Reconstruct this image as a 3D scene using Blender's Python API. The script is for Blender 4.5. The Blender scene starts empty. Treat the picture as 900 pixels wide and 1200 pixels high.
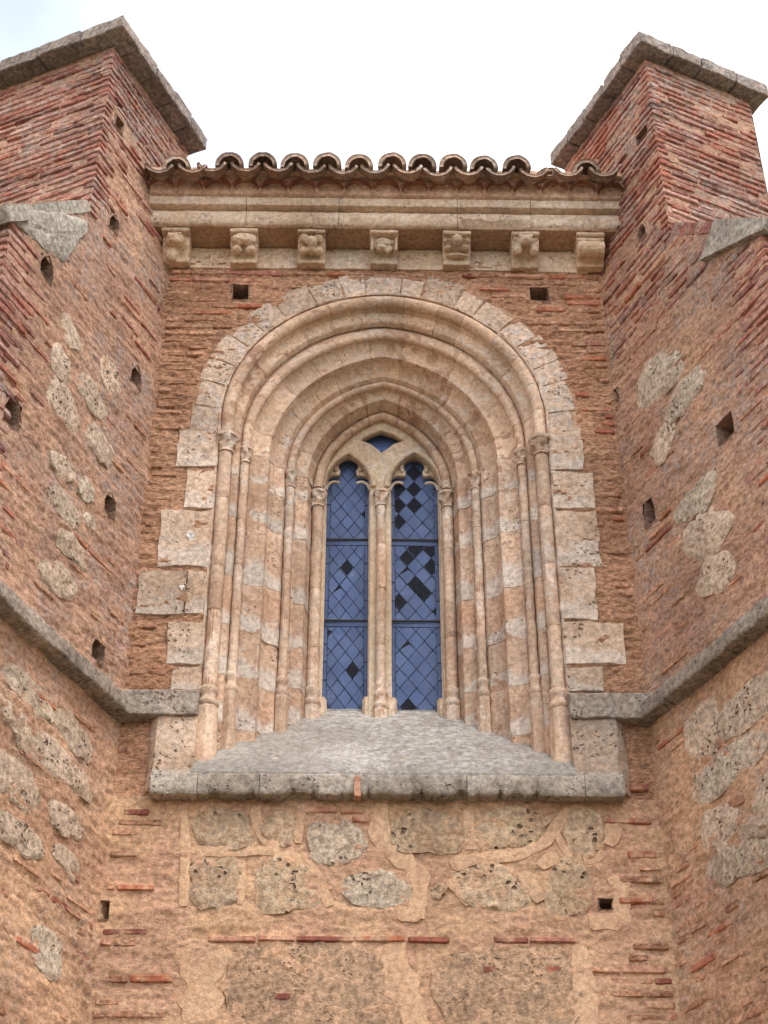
import bpy, math, random
import numpy as np
from mathutils import Vector, Matrix
R = random.Random(7)
S = bpy.context.scene
COL = S.collection

# ------------------------------------------------------------------ camera
CAM = np.array([-.13, -9.0, 1.6]); PIT = math.radians(36.5); PSI = math.radians(.9); FPX = 1960.0
FW = np.array([math.sin(PSI)*math.cos(PIT), math.cos(PSI)*math.cos(PIT), math.sin(PIT)])
RT = np.array([math.cos(PSI), -math.sin(PSI), 0.0]); UP = np.cross(RT, FW)
cd = bpy.data.cameras.new('camera'); cam = bpy.data.objects.new('camera', cd); COL.objects.link(cam)
cd.sensor_fit = 'HORIZONTAL'; cd.sensor_width = 36; cd.lens = FPX/900*36; cd.clip_end = 2000
m = Matrix.Identity(4)
for i in range(3):
    m[i][0], m[i][1], m[i][2], m[i][3] = RT[i], UP[i], -FW[i], CAM[i]
cam.matrix_world = m; S.camera = cam

# ------------------------------------------------------------------ light
SUN_EL, SUN_AZ = math.radians(58), math.radians(38)      # azimuth from -Y (towards the viewer) round to +X
w = bpy.data.worlds.new('World'); S.world = w; w.use_nodes = True
nt = w.node_tree; nt.nodes.clear()
out = nt.nodes.new('ShaderNodeOutputWorld'); bg = nt.nodes.new('ShaderNodeBackground'); bg.inputs[1].default_value = .13
sky = nt.nodes.new('ShaderNodeTexSky'); sky.sky_type = 'NISHITA'; sky.sun_disc = False
sky.sun_elevation = SUN_EL; sky.sun_rotation = math.pi - SUN_AZ; sky.air_density = 1.2; sky.dust_density = .7; sky.ozone_density = 1.0
tc = nt.nodes.new('ShaderNodeTexCoord'); nz = nt.nodes.new('ShaderNodeTexNoise'); nz.inputs['Scale'].default_value = 1.6; nz.inputs['Detail'].default_value = 5
mr = nt.nodes.new('ShaderNodeMapRange'); mr.inputs[1].default_value = .36; mr.inputs[2].default_value = .6; mr.inputs[3].default_value = .18; mr.inputs[4].default_value = .97
mx = nt.nodes.new('ShaderNodeMix'); mx.data_type = 'RGBA'; mx.inputs[7].default_value = (8.7, 8.2, 7.8, 1)
mp = nt.nodes.new('ShaderNodeMapping'); mp.inputs['Location'].default_value = (20.55, 10.65, 31.5)
nt.links.new(tc.outputs['Generated'], mp.inputs['Vector']); nt.links.new(mp.outputs[0], nz.inputs['Vector']); nt.links.new(nz.outputs['Fac'], mr.inputs[0]); nt.links.new(mr.outputs[0], mx.inputs[0])
nt.links.new(sky.outputs[0], mx.inputs[6]); nt.links.new(mx.outputs[2], bg.inputs[0]); nt.links.new(bg.outputs[0], out.inputs[0])
sl = bpy.data.lights.new('sun', 'SUN'); sl.energy = 1.0; sl.angle = math.radians(28); sl.color = (1, .94, .88)
so = bpy.data.objects.new('sun', sl); COL.objects.link(so)
sd = Vector((math.sin(SUN_AZ)*math.cos(SUN_EL), -math.cos(SUN_AZ)*math.cos(SUN_EL), math.sin(SUN_EL)))
so.rotation_euler = sd.to_track_quat('Z', 'Y').to_euler()
S.view_settings.view_transform = 'Standard'; S.view_settings.look = 'None'; S.view_settings.gamma = 1
S.view_settings.exposure = 1.3

# ------------------------------------------------------------------ helpers
def ray(px, py): return FW + RT*((px-450)/FPX) + UP*((600-py)/FPX)
def W(px, py, Y=0.0):                         # photo position -> point on the plane y = Y
    d = ray(px, py); t = (Y-CAM[1])/d[1]; return CAM + t*d
def WZ(py, Y=0.0): return W(446, py, Y)[2]
def project(p):
    v = np.asarray(p) - CAM; dz = v@FW
    return 450+FPX*(v@RT)/dz, 600-FPX*(v@UP)/dz

def _hash(ix, iy, iz):
    h = (ix*374761393 + iy*668265263 + iz*2147483647) & 0x7fffffff
    h = ((h ^ (h >> 13))*1274126177) & 0x7fffffff
    return ((h ^ (h >> 16)) & 0xffff)/32767.5 - 1.0
def vnoise(P):
    P = np.asarray(P, float); I = np.floor(P).astype(np.int64); f = P-I; f = f*f*(3-2*f)
    r = 0
    for dx in (0, 1):
        for dy in (0, 1):
            for dz in (0, 1):
                wgt = (f[:, 0] if dx else 1-f[:, 0])*(f[:, 1] if dy else 1-f[:, 1])*(f[:, 2] if dz else 1-f[:, 2])
                r = r + wgt*_hash(I[:, 0]+dx, I[:, 1]+dy, I[:, 2]+dz)
    return r
def fbm(P, o=4, g=.5):
    P = np.asarray(P, float); a = 1; r = 0
    for k in range(o):
        r = r + a*vnoise(P + 17.3*k); P = P*2.03; a *= g
    return r

def link(name, me, mat, parent=None, mw=None):
    o = bpy.data.objects.new(name, me); COL.objects.link(o)
    if mat is not None and not me.materials: me.materials.append(mat)
    if parent is not None:
        o.parent = parent; o.matrix_parent_inverse = parent.get('_m') and Matrix() or Matrix.Translation(-Vector(ROOT[parent.name]))
    if mw is not None: o.matrix_basis = mw
    return o
ROOT = {}
def root_loc(o): return ROOT.get(o.name, (0, 0, 0))
def thing(name, loc, label, cat, group=None):
    o = bpy.data.objects.new(name, None); COL.objects.link(o); o.location = loc
    o.empty_display_size = .2
    ROOT[o.name] = tuple(loc); o['label'] = label; o['category'] = cat; o['kind'] = 'thing'
    if group: o['group'] = group
    return o
def mk(name, V, F, mat, parent=None, smooth=True, attr=None, sharp=42):
    me = bpy.data.meshes.new(name); me.from_pydata([tuple(v) for v in V], [], [tuple(f) for f in F])
    if attr is not None:
        a = me.attributes.new('bed', 'FLOAT', 'POINT'); a.data.foreach_set('value', np.asarray(attr, dtype=np.float32))
    if smooth: me.polygons.foreach_set('use_smooth', [True]*len(me.polygons))
    me.update()
    if smooth and sharp: me.set_sharp_from_angle(angle=math.radians(sharp))
    o = link(name, me, mat, parent)
    if parent is not None: ROOT[o.name] = (0, 0, 0)
    return o
class MB:
    def __init__(s): s.V = []; s.F = []
    def add(s, V, F):
        n = len(s.V); s.V += [tuple(v) for v in V]; s.F += [tuple(i+n for i in f) for f in F]; return s
    def build(s, name, mat, parent=None, smooth=True): return mk(name, s.V, s.F, mat, parent, smooth)
def gridfaces(n, mm, closed_m=False, flip=False):
    F = []
    for i in range(n-1):
        for j in range(mm if closed_m else mm-1):
            k = (j+1) % mm
            F.append((i*mm+j, i*mm+k, (i+1)*mm+k, (i+1)*mm+j))
    return F
def lathe(prof, cx, cy, seg=16, mod=None):      # prof: (r, z)
    V = []
    for k, (r, z) in enumerate(prof):
        for j in range(seg):
            a = 2*math.pi*j/seg; rr = r*(1+(mod(k, a) if mod else 0))
            V.append((cx+rr*math.cos(a), cy+rr*math.sin(a), z))
    F = gridfaces(len(prof), seg, True)
    F.append(tuple(range(seg))); F.append(tuple(range((len(prof)-1)*seg, len(prof)*seg)))
    return V, F
def tube(pts, r, seg=8, closed=False):
    pts = [np.array(p, float) for p in pts]; V = []; n = len(pts); ref = np.array([0, 1, 0.0])
    for i, p in enumerate(pts):
        t = pts[min(i+1, n-1)]-pts[max(i-1, 0)]; t = t/np.linalg.norm(t)
        a = np.cross(t, ref); a /= np.linalg.norm(a)+1e-9; b = np.cross(t, a)
        for j in range(seg):
            q = 2*math.pi*j/seg; V.append(p + r*(math.cos(q)*a+math.sin(q)*b))
    F = gridfaces(n, seg, True); F.append(tuple(range(seg))); F.append(tuple(range((n-1)*seg, n*seg)))
    return V, F
def ell(c, rad, seg=14, rings=9, noise=0, fr=20):
    V = []; c = np.array(c, float)
    for i in range(rings+1):
        ph = math.pi*i/rings
        for j in range(seg):
            a = 2*math.pi*j/seg
            V.append(c+np.array([rad[0]*math.sin(ph)*math.cos(a), rad[1]*math.sin(ph)*math.sin(a), rad[2]*math.cos(ph)]))
    V = np.array(V)
    if noise: V = V + noise*np.stack([vnoise(V*fr), vnoise(V*fr+9), vnoise(V*fr+31)], 1)
    return V, gridfaces(rings+1, seg, True)
def rough_box(lo, hi, n=(8, 3, 3), amp=.004, fr=8, chamf=.006, frame=None, seed=0):
    """box in (a,b,c) with subdivided displaced faces; frame maps (a,b,c)->xyz"""
    lo = np.array(lo, float); hi = np.array(hi, float); V = []; idx = {}; F = []; tt = []
    for q in range(3):
        L = np.linspace(lo[q], hi[q], n[q]+1); ed = min(chamf*1.5, (hi[q]-lo[q])*.2)
        if n[q] >= 3: L[1:-1] = np.linspace(lo[q]+ed, hi[q]-ed, n[q]-1)
        tt.append(L)
    def vid(i, j, k):
        if (i, j, k) in idx: return idx[(i, j, k)]
        p = np.array([tt[q][w_] for q, w_ in enumerate((i, j, k))]); e = [w_ in (0, n[q]) for q, w_ in enumerate((i, j, k))]
        t = [0. if w_ == 0 else 1. for w_ in (i, j, k)]
        if sum(e) >= 2:
            c = .5*(lo+hi)
            for q in range(3):
                if e[q]: p[q] -= chamf*(1 if t[q] == 1. else -1)
        idx[(i, j, k)] = len(V); V.append(p); return idx[(i, j, k)]
    for ax in range(3):
        o1, o2 = (ax+1) % 3, (ax+2) % 3
        for side in (0, n[ax]):
            for a in range(n[o1]):
                for b in range(n[o2]):
                    q = []
                    for da, db in ((0, 0), (1, 0), (1, 1), (0, 1)):
                        ijk = [0, 0, 0]; ijk[ax] = side; ijk[o1] = a+da; ijk[o2] = b+db; q.append(vid(*ijk))
                    F.append(q if side else q[::-1])
    V = np.array(V)
    if amp:
        Q = V*fr + seed*13.7
        V = V + amp*np.stack([fbm(Q, 3), fbm(Q+41, 3), fbm(Q+83, 3)], 1)
    if frame is not None: V = np.array([frame(*v) for v in V])
    return V, F
def curve_plate(name, loops, Y, depth, mat, parent, bevel=.004, res=2):
    """flat plate with holes (first loop outer) in the x,z plane, y from Y to Y+depth"""
    cu = bpy.data.curves.new(name, 'CURVE'); cu.dimensions = '2D'; cu.fill_mode = 'BOTH'; cu.extrude = depth/2-bevel; cu.bevel_depth = bevel; cu.bevel_resolution = 1; cu.offset = -bevel
    for lp in loops:
        sp = cu.splines.new('POLY'); sp.points.add(len(lp)-1); sp.use_cyclic_u = True
        for p, (x, z) in zip(sp.points, lp): p.co = (x, z, 0, 1)
    tmp = bpy.data.objects.new('tmp', cu); COL.objects.link(tmp)
    dg = bpy.context.evaluated_depsgraph_get(); me = bpy.data.meshes.new_from_object(tmp.evaluated_get(dg)); bpy.data.objects.remove(tmp)
    me.transform(Matrix(((1, 0, 0, 0), (0, 0, -1, Y+depth/2), (0, 1, 0, 0), (0, 0, 0, 1))))
    me.name = name; me.materials.clear()
    return link(name, me, mat, parent)

# ------------------------------------------------------------------ materials
def nodes(name):
    mt = bpy.data.materials.new(name); mt.use_nodes = True; t = mt.node_tree; t.nodes.clear()
    o = t.nodes.new('ShaderNodeOutputMaterial'); b = t.nodes.new('ShaderNodeBsdfPrincipled'); t.links.new(b.outputs[0], o.inputs[0])
    return mt, t, b
def N(t, ty, **kw):
    n = t.nodes.new(ty)
    for k, v in kw.items(): setattr(n, k, v)
    return n
def noise(t, vec, sc, det=4, ro=.55, lo=None, hi=None, a=0., b=1., dist=0.):
    n = N(t, 'ShaderNodeTexNoise'); n.inputs['Scale'].default_value = sc; n.inputs['Detail'].default_value = det; n.inputs['Roughness'].default_value = ro; n.inputs['Distortion'].default_value = dist
    t.links.new(vec, n.inputs['Vector'])
    if lo is None: return n.outputs['Fac']
    return rng(t, n.outputs['Fac'], lo, hi, a, b)
def rng(t, s, lo, hi, a=0., b=1.):
    r = N(t, 'ShaderNodeMapRange', clamp=True); r.interpolation_type = 'SMOOTHSTEP'
    for i, v in enumerate((lo, hi, a, b)): r.inputs[i+1].default_value = v
    t.links.new(s, r.inputs[0]); return r.outputs[0]
def mixc(t, f, a, b, mode='MIX'):
    n = N(t, 'ShaderNodeMix', data_type='RGBA', blend_type=mode)
    for s, i in ((f, 0), (a, 6), (b, 7)):
        if isinstance(s, (int, float)): n.inputs[i].default_value = s
        elif isinstance(s, tuple): n.inputs[i].default_value = (*s, 1)
        else: t.links.new(s, n.inputs[i])
    return n.outputs[2]
def math_(t, op, a, b=None):
    n = N(t, 'ShaderNodeMath', operation=op)
    for i, s in enumerate((a, b)):
        if s is None: continue
        if isinstance(s, (int, float)): n.inputs[i].default_value = s
        else: t.links.new(s, n.inputs[i])
    return n.outputs[0]
def masonry(name, c1, c2, c3, streak=1., dirt=.6, speck=.3, pits=0., lichen=0., lcol=(.30, .28, .26), lime=0., bump=.5, rand=.2, tint=None, coat=None, coatamt=(.5, .62), fine=1., rough=.9, runs=0., grain=.10, psc=30):
    mt, t, b = nodes(name)
    g = N(t, 'ShaderNodeNewGeometry'); v = g.outputs['Position']
    if streak != 1:
        mp = N(t, 'ShaderNodeVectorMath', operation='MULTIPLY'); mp.inputs[1].default_value = (1, 1, streak); t.links.new(v, mp.inputs[0]); vs = mp.outputs[0]
    else: vs = v
    oi = N(t, 'ShaderNodeObjectInfo'); rnd = oi.outputs['Random']
    col = mixc(t, noise(t, v, 1.9, 5, .6, .38, .62), c1, c2)
    col = mixc(t, noise(t, vs, 8, 6, .7, .5, .72, 0, dirt), col, c3)
    if tint:                                                    # per-piece colour
        cr = N(t, 'ShaderNodeValToRGB'); e = cr.color_ramp.elements
        for i, (p, c) in enumerate(tint):
            el = e[i] if i < 2 else e.new(p)
            el.position = p; el.color = (*c, 1)
        t.links.new(rnd, cr.inputs[0]); col = mixc(t, .85, col, cr.outputs[0])
        col = mixc(t, noise(t, vs, 14, 5, .7, .5, .75, 0, dirt*.6), col, c3)
    if coat: col = mixc(t, noise(t, v, 6, 5, .65, coatamt[0], coatamt[1]), col, coat)
    if lichen:
        f = math_(t, 'MULTIPLY', noise(t, v, 1.3, 4, .6, .42, .6), noise(t, v, 17, 5, .75, .44, .6, 0, lichen)); col = mixc(t, f, col, lcol)
    if runs:
        mv = N(t, 'ShaderNodeVectorMath', operation='MULTIPLY'); mv.inputs[1].default_value = (11, 11, .9); t.links.new(v, mv.inputs[0])
        col = mixc(t, noise(t, mv.outputs[0], 1., 5, .65, .52, .72, 0, runs), col, tuple(.62*x for x in c3))
        mv2 = N(t, 'ShaderNodeVectorMath', operation='MULTIPLY_ADD'); mv2.inputs[1].default_value = (15, 15, 1.6); mv2.inputs[2].default_value = (7, 3, 5); t.links.new(v, mv2.inputs[0])
        col = mixc(t, noise(t, mv2.outputs[0], 1., 5, .7, .55, .70, 0, runs*1.1), col, (.62, .555, .49))
    if lime:
        at = N(t, 'ShaderNodeAttribute', attribute_name='bed')
        s = math_(t, 'SUBTRACT', math_(t, 'MULTIPLY', noise(t, v, 3.2, 4, .6), 1.15), at.outputs['Fac'])
        f = rng(t, s, .16, .34, 0, lime); f2 = noise(t, v, 9, 5, .7, .57, .7, 0, lime*.8)
        col = mixc(t, math_(t, 'MAXIMUM', f, f2), col, (.60, .545, .49))
    br = math_(t, 'MULTIPLY', rng(t, rnd, 0, 1, 1-rand, 1+rand), noise(t, v, 1.1, 4, .6, .3, .7, .84, 1.14))
    sp = noise(t, vs, 30*fine, 6, .68, .3, .7, 1-speck, 1+speck)
    val = math_(t, 'MULTIPLY', math_(t, 'MULTIPLY', br, sp), noise(t, v, 105, 2, .6, .3, .7, 1-grain, 1+grain))
    hs = N(t, 'ShaderNodeHueSaturation'); t.links.new(col, hs.inputs['Color']); t.links.new(val, hs.inputs['Value']); col = hs.outputs[0]
    h = math_(t, 'ADD', math_(t, 'MULTIPLY', noise(t, vs, 24*fine, 8, .75), 1.0), math_(t, 'MULTIPLY', noise(t, vs, 120*fine, 3, .6), .35))
    if pits:
        dn = N(t, 'ShaderNodeTexNoise'); dn.inputs['Scale'].default_value = 22; t.links.new(v, dn.inputs['Vector'])
        ad = N(t, 'ShaderNodeVectorMath', operation='MULTIPLY_ADD'); ad.inputs[1].default_value = (.05,)*3; t.links.new(dn.outputs['Color'], ad.inputs[0]); t.links.new(v, ad.inputs[2])
        vo = N(t, 'ShaderNodeTexVoronoi'); vo.inputs['Scale'].default_value = psc; vo.inputs['Randomness'].default_value = 1; t.links.new(ad.outputs[0], vo.inputs['Vector'])
        hole = math_(t, 'MULTIPLY', rng(t, vo.outputs['Distance'], .16, .34, 1, 0), noise(t, v, 5, 3, .5, .5, .62, 0, pits))
        h = math_(t, 'SUBTRACT', h, math_(t, 'MULTIPLY', hole, 1.6))
        col = mixc(t, math_(t, 'MULTIPLY', hole, .75), col, (.10, .062, .04))
    bp = N(t, 'ShaderNodeBump'); bp.inputs['Strength'].default_value = bump; bp.inputs['Distance'].default_value = .02
    t.links.new(h, bp.inputs['Height']); t.links.new(bp.outputs[0], b.inputs['Normal'])
    t.links.new(col, b.inputs['Base Color']); b.inputs['Roughness'].default_value = rough; b.inputs['Specular IOR Level'].default_value = .15
    return mt
BRK = [(0, (.20, .065, .055)), (.25, (.34, .115, .075)), (.5, (.44, .15, .075)), (.72, (.33, .15, .115)), (1, (.40, .21, .14))]
BRKG = [(0, (.20, .085, .075)), (.25, (.34, .125, .095)), (.5, (.41, .145, .095)), (.75, (.33, .16, .135)), (1, (.40, .225, .18))]
M = {}
M['render'] = masonry('lime_render', (.50, .285, .175), (.41, .215, .125), (.20, .11, .075), streak=2.4, dirt=.8, speck=.5, bump=1., rand=0, grain=.14)
M['render_low'] = masonry('lower_render', (.55, .345, .205), (.48, .28, .18), (.33, .195, .13), streak=1.3, dirt=.6, speck=.34, bump=.8, rand=0, lichen=.5, lcol=(.58, .39, .26))
M['render_side'] = masonry('buttress_render', (.52, .315, .21), (.42, .245, .17), (.26, .16, .125), streak=1.6, dirt=.65, speck=.42, bump=1., rand=0, lichen=.8, lcol=(.38, .315, .285), coat=(.54, .325, .20), coatamt=(.54, .70))
M['render_low_side'] = masonry('lower_buttress_render', (.55, .335, .205), (.46, .265, .17), (.30, .18, .125), streak=1.3, dirt=.6, speck=.38, bump=.9, rand=0, lichen=.5, lcol=(.44, .35, .29))
M['brick'] = masonry('red_brick', (.4, .15, .08), (.34, .12, .07), (.22, .10, .07), dirt=.5, speck=.3, bump=.6, rand=.15, tint=BRK, coat=(.48, .285, .18), coatamt=(.44, .60))
M['brick_coat'] = masonry('rendered_brick', (.48, .26, .16), (.42, .21, .125), (.25, .135, .09), streak=1.5, dirt=.7, speck=.5, bump=1., rand=.16, coat=(.52, .31, .20), coatamt=(.45, .6), grain=.14)
M['brick_old'] = masonry('weathered_brick', (.34, .17, .12), (.30, .14, .10), (.17, .10, .085), dirt=.55, speck=.4, bump=.9, rand=.18, tint=BRKG, coat=(.44, .285, .225), coatamt=(.5, .66), lichen=.8, lcol=(.38, .315, .285))
M['mortar_dark'] = masonry('old_mortar', (.38, .24, .17), (.31, .195, .145), (.17, .12, .09), streak=2, dirt=.7, speck=.45, bump=1, rand=0)
M['pale_mortar'] = masonry('pale_joint_mortar', (.42, .27, .18), (.36, .22, .15), (.26, .16, .11), dirt=.5, speck=.2, bump=.3, rand=0)
M['stone'] = masonry('carved_limestone', (.55, .39, .28), (.50, .315, .21), (.36, .205, .14), dirt=.65, speck=.28, pits=.7, lime=.62, bump=.6, rand=.13, runs=.45)
M['arch'] = masonry('arch_limestone', (.55, .385, .27), (.50, .33, .22), (.37, .23, .16), dirt=.5, speck=.2, pits=.5, lichen=.6, lcol=(.60, .52, .45), bump=.5, rand=.10)
M['ashlar'] = masonry('grey_ashlar', (.54, .40, .295), (.48, .335, .235), (.29, .19, .14), dirt=.6, speck=.3, pits=1., lime=.42, lichen=.6, lcol=(.47, .41, .36), bump=.8, rand=.15, coat=(.54, .36, .24), coatamt=(.58, .72))
M['ring'] = masonry('ring_voussoir_stone', (.54, .40, .295), (.47, .34, .25), (.27, .19, .145), dirt=.6, speck=.34, pits=1., lichen=.8, lcol=(.46, .41, .37), bump=.8, rand=.17, coat=(.52, .35, .24), coatamt=(.54, .68))
M['shaft'] = masonry('shaft_limestone', (.55, .40, .29), (.49, .325, .225), (.36, .22, .15), dirt=.55, speck=.25, pits=.3, lichen=.85, lcol=(.63, .56, .49), bump=.5, rand=.13, runs=.4)
M['tracery'] = masonry('tracery_limestone', (.58, .44, .30), (.52, .37, .245), (.36, .25, .17), dirt=.45, speck=.2, pits=.2, lichen=.6, lcol=(.63, .57, .50), bump=.4, rand=.06, runs=.2)
M['tufa'] = masonry('pitted_tufa', (.63, .49, .37), (.56, .42, .31), (.32, .21, .15), dirt=.5, speck=.4, pits=1., bump=1.2, rand=.12, coat=(.52, .335, .225), coatamt=(.58, .70))
M['tufa_pale'] = masonry('pale_tufa', (.60, .49, .38), (.54, .42, .31), (.30, .21, .15), dirt=.5, speck=.45, pits=1., bump=1.2, rand=.08, coat=(.50, .32, .21), coatamt=(.6, .72))
M['tufa_warm'] = masonry('brown_tufa', (.60, .435, .285), (.55, .375, .24), (.33, .205, .14), dirt=.5, speck=.38, pits=1., bump=1.3, rand=.08, coat=(.55, .345, .21), coatamt=(.5, .62), lichen=.5, lcol=(.64, .52, .39), psc=21)
M['rough_brown'] = masonry('rough_brown_stone', (.47, .315, .205), (.40, .255, .165), (.23, .145, .105), dirt=.65, speck=.45, pits=.5, bump=1.2, rand=.05, coat=(.54, .345, .22), coatamt=(.42, .58))
M['sill'] = masonry('grey_sill_stone', (.33, .30, .265), (.29, .26, .225), (.18, .155, .13), dirt=.55, speck=.28, pits=.35, lichen=.8, lcol=(.46, .44, .41), bump=.6, rand=.07)
M['sill_lip'] = masonry('sill_lip_stone', (.43, .365, .30), (.37, .31, .25), (.20, .155, .12), dirt=.6, speck=.35, pits=.8, lichen=.6, lcol=(.50, .46, .41), bump=.9, rand=.12)
M['string'] = masonry('string_course_stone', (.32, .26, .21), (.38, .305, .245), (.13, .11, .09), dirt=.8, speck=.42, pits=.7, lichen=.6, lcol=(.46, .42, .37), bump=1., rand=.12)
M['cap'] = masonry('lichened_cap_stone', (.25, .205, .175), (.31, .245, .205), (.10, .09, .08), dirt=.8, speck=.45, pits=.3, lichen=.6, lcol=(.36, .34, .32), bump=1., rand=.12)
M['cornice'] = masonry('cornice_limestone', (.63, .485, .36), (.57, .41, .29), (.38, .245, .17), dirt=.5, speck=.24, pits=.7, lichen=.6, lcol=(.66, .59, .52), bump=.6, rand=.08, runs=.25)
M['soffit'] = masonry('shaded_soffit_limestone', (.40, .265, .175), (.35, .22, .14), (.24, .145, .10), dirt=.5, speck=.24, pits=.4, bump=.5, rand=.08)  # browner stone, with the shade beneath the cornice painted into its colour
M['corbel'] = masonry('corbel_limestone', (.58, .43, .31), (.52, .37, .25), (.34, .225, .155), dirt=.55, speck=.22, pits=.3, lichen=.5, lcol=(.63, .57, .50), bump=.6, rand=.08)
M['tile'] = masonry('roof_tile', (.44, .29, .21), (.37, .26, .20), (.17, .125, .10), dirt=.55, speck=.32, lichen=1., lcol=(.52, .46, .39), bump=.7, rand=.22, rough=.95)
M['eave_tile'] = masonry('eave_tile', (.34, .17, .115), (.30, .145, .10), (.20, .11, .08), dirt=.5, speck=.25, lichen=.3, lcol=(.42, .33, .26), bump=.4, rand=.15)
M['bedding'] = masonry('eave_mortar', (.56, .37, .265), (.50, .31, .215), (.35, .215, .15), dirt=.5, speck=.28, lichen=.3, lcol=(.58, .48, .40), bump=.6, rand=0)
M['ribbon'] = masonry('pointing_mortar', (.58, .38, .24), (.54, .34, .21), (.44, .265, .17), dirt=.5, speck=.24, bump=.6, rand=.04, coat=(.53, .325, .20), coatamt=(.5, .66))
M['dirtfloor'] = masonry('trodden_ground', (.15, .13, .09), (.12, .11, .07), (.08, .07, .05), dirt=.5, speck=.3, bump=.5, rand=0)
M['cement'] = masonry('grey_cement', (.42, .38, .315), (.36, .315, .265), (.21, .18, .15), dirt=.65, speck=.45, bump=1., lichen=.6, lcol=(.48, .45, .37), rand=.1, coat=(.40, .30, .24), coatamt=(.56, .7))
def plain(name, c, r=.6, metal=0., nb=0.):
    mt, t, b = nodes(name); b.inputs['Roughness'].default_value = r; b.inputs['Metallic'].default_value = metal
    g = N(t, 'ShaderNodeNewGeometry'); f = noise(t, g.outputs['Position'], 30, 4, .6, .3, .7)
    cc = mixc(t, f, tuple(x*.75 for x in c), tuple(min(1, x*1.2) for x in c)); t.links.new(cc, b.inputs['Base Color'])
    return mt
M['lead'] = plain('lead_came', (.045, .08, .20), .5)
M['iron'] = plain('rusted_iron', (.07, .055, .055), .7)
M['wire'] = plain('painted_wire', (.06, .07, .11), .5)
def glass():
    mt, t, b = nodes('blue_glass'); g = N(t, 'ShaderNodeNewGeometry'); v = g.outputs['Position']; oi = N(t, 'ShaderNodeObjectInfo')
    c = mixc(t, noise(t, v, 5, 5, .6, .35, .65), (.044, .088, .235), (.072, .125, .285))
    c = mixc(t, noise(t, v, 13, 5, .7, .58, .74, 0, .7), c, (.18, .23, .34))
    c = mixc(t, noise(t, v, 4, 3, .6, .55, .7, 0, .6), c, (.035, .065, .18))
    hs = N(t, 'ShaderNodeHueSaturation'); t.links.new(c, hs.inputs['Color']); t.links.new(rng(t, oi.outputs['Random'], 0, 1, .86, 1.12), hs.inputs['Value'])
    t.links.new(hs.outputs[0], b.inputs['Base Color']); b.inputs['Roughness'].default_value = .32; b.inputs['Specular IOR Level'].default_value = .4
    bp = N(t, 'ShaderNodeBump'); bp.inputs['Strength'].default_value = .35; bp.inputs['Distance'].default_value = .01
    t.links.new(noise(t, v, 18, 4, .6), bp.inputs['Height']); t.links.new(bp.outputs[0], b.inputs['Normal'])
    return mt
M['glass'] = glass()

# ------------------------------------------------------------------ frames of the three wall faces
TH = math.radians(24.5); XL, XR = -1.60, 1.64
class Frame:                                   # u along the face, z up, off = out of the face
    def __init__(s, o, a, n): s.o = np.array(o, float); s.a = np.array(a, float); s.n = np.array(n, float)
    def __call__(s, u, z, off=0.): return s.o + s.a*u + s.n*off + np.array([0, 0, z])
    def fromphoto(s, px, py, off=0.):
        d = ray(px, py); o = s.o + s.n*off; t = ((o-CAM)@s.n)/(d@s.n); q = CAM+t*d - o
        return q@s.a, q[2]
BAY = Frame((0, 0, 0), (1, 0, 0), (0, -1, 0))
FLL = Frame((XL, 0, 0), (-math.sin(TH), -math.cos(TH), 0), (math.cos(TH), -math.sin(TH), 0))
FLR = Frame((XR, 0, 0), (math.sin(TH), -math.cos(TH), 0), (-math.cos(TH), -math.sin(TH), 0))

def face_grid(fr, u0, u1, z0, z1, h, disp, holes=()):
    """displaced sheet with openings; holes = functions (U,Z)->bool mask of faces to leave out"""
    nu = int(round((u1-u0)/h))+1; nz_ = int(round((z1-z0)/h))+1
    U, Z = np.meshgrid(np.linspace(u0, u1, nu), np.linspace(z0, z1, nz_))
    P = fr.o + U.reshape(-1, 1)*fr.a + np.stack([0*U.ravel(), 0*U.ravel(), Z.ravel()], 1)
    off = disp(U.ravel(), Z.ravel(), P); V = P + off[:, None]*fr.n
    Uc = .25*(U[:-1, :-1]+U[1:, :-1]+U[:-1, 1:]+U[1:, 1:]); Zc = .25*(Z[:-1, :-1]+Z[1:, :-1]+Z[:-1, 1:]+Z[1:, 1:])
    keep = np.ones(Uc.shape, bool)
    for hf in holes: keep &= ~hf(Uc, Zc)
    I = np.arange(nu*nz_).reshape(nz_, nu)
    Q = np.stack([I[:-1, :-1], I[:-1, 1:], I[1:, 1:], I[1:, :-1]], -1)[keep]
    return V, Q
def np_mesh(name, V, Q, mat, parent, smooth=True):
    me = bpy.data.meshes.new(name); me.vertices.add(len(V)); me.vertices.foreach_set('co', np.asarray(V, np.float32).ravel())
    Q = np.asarray(Q, np.int32); n = len(Q); me.loops.add(4*n); me.loops.foreach_set('vertex_index', Q.ravel())
    me.polygons.add(n); me.polygons.foreach_set('loop_start', np.arange(0, 4*n, 4, dtype=np.int32)); me.polygons.foreach_set('loop_total', np.full(n, 4, np.int32))
    me.polygons.foreach_set('use_smooth', [smooth]*n); me.update(calc_edges=True); me.validate()
    return link(name, me, mat, parent)
def rect_hole(u, z, hw, hh): return lambda U, Z: (abs(U-u) < hw) & (abs(Z-z) < hh)
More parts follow.
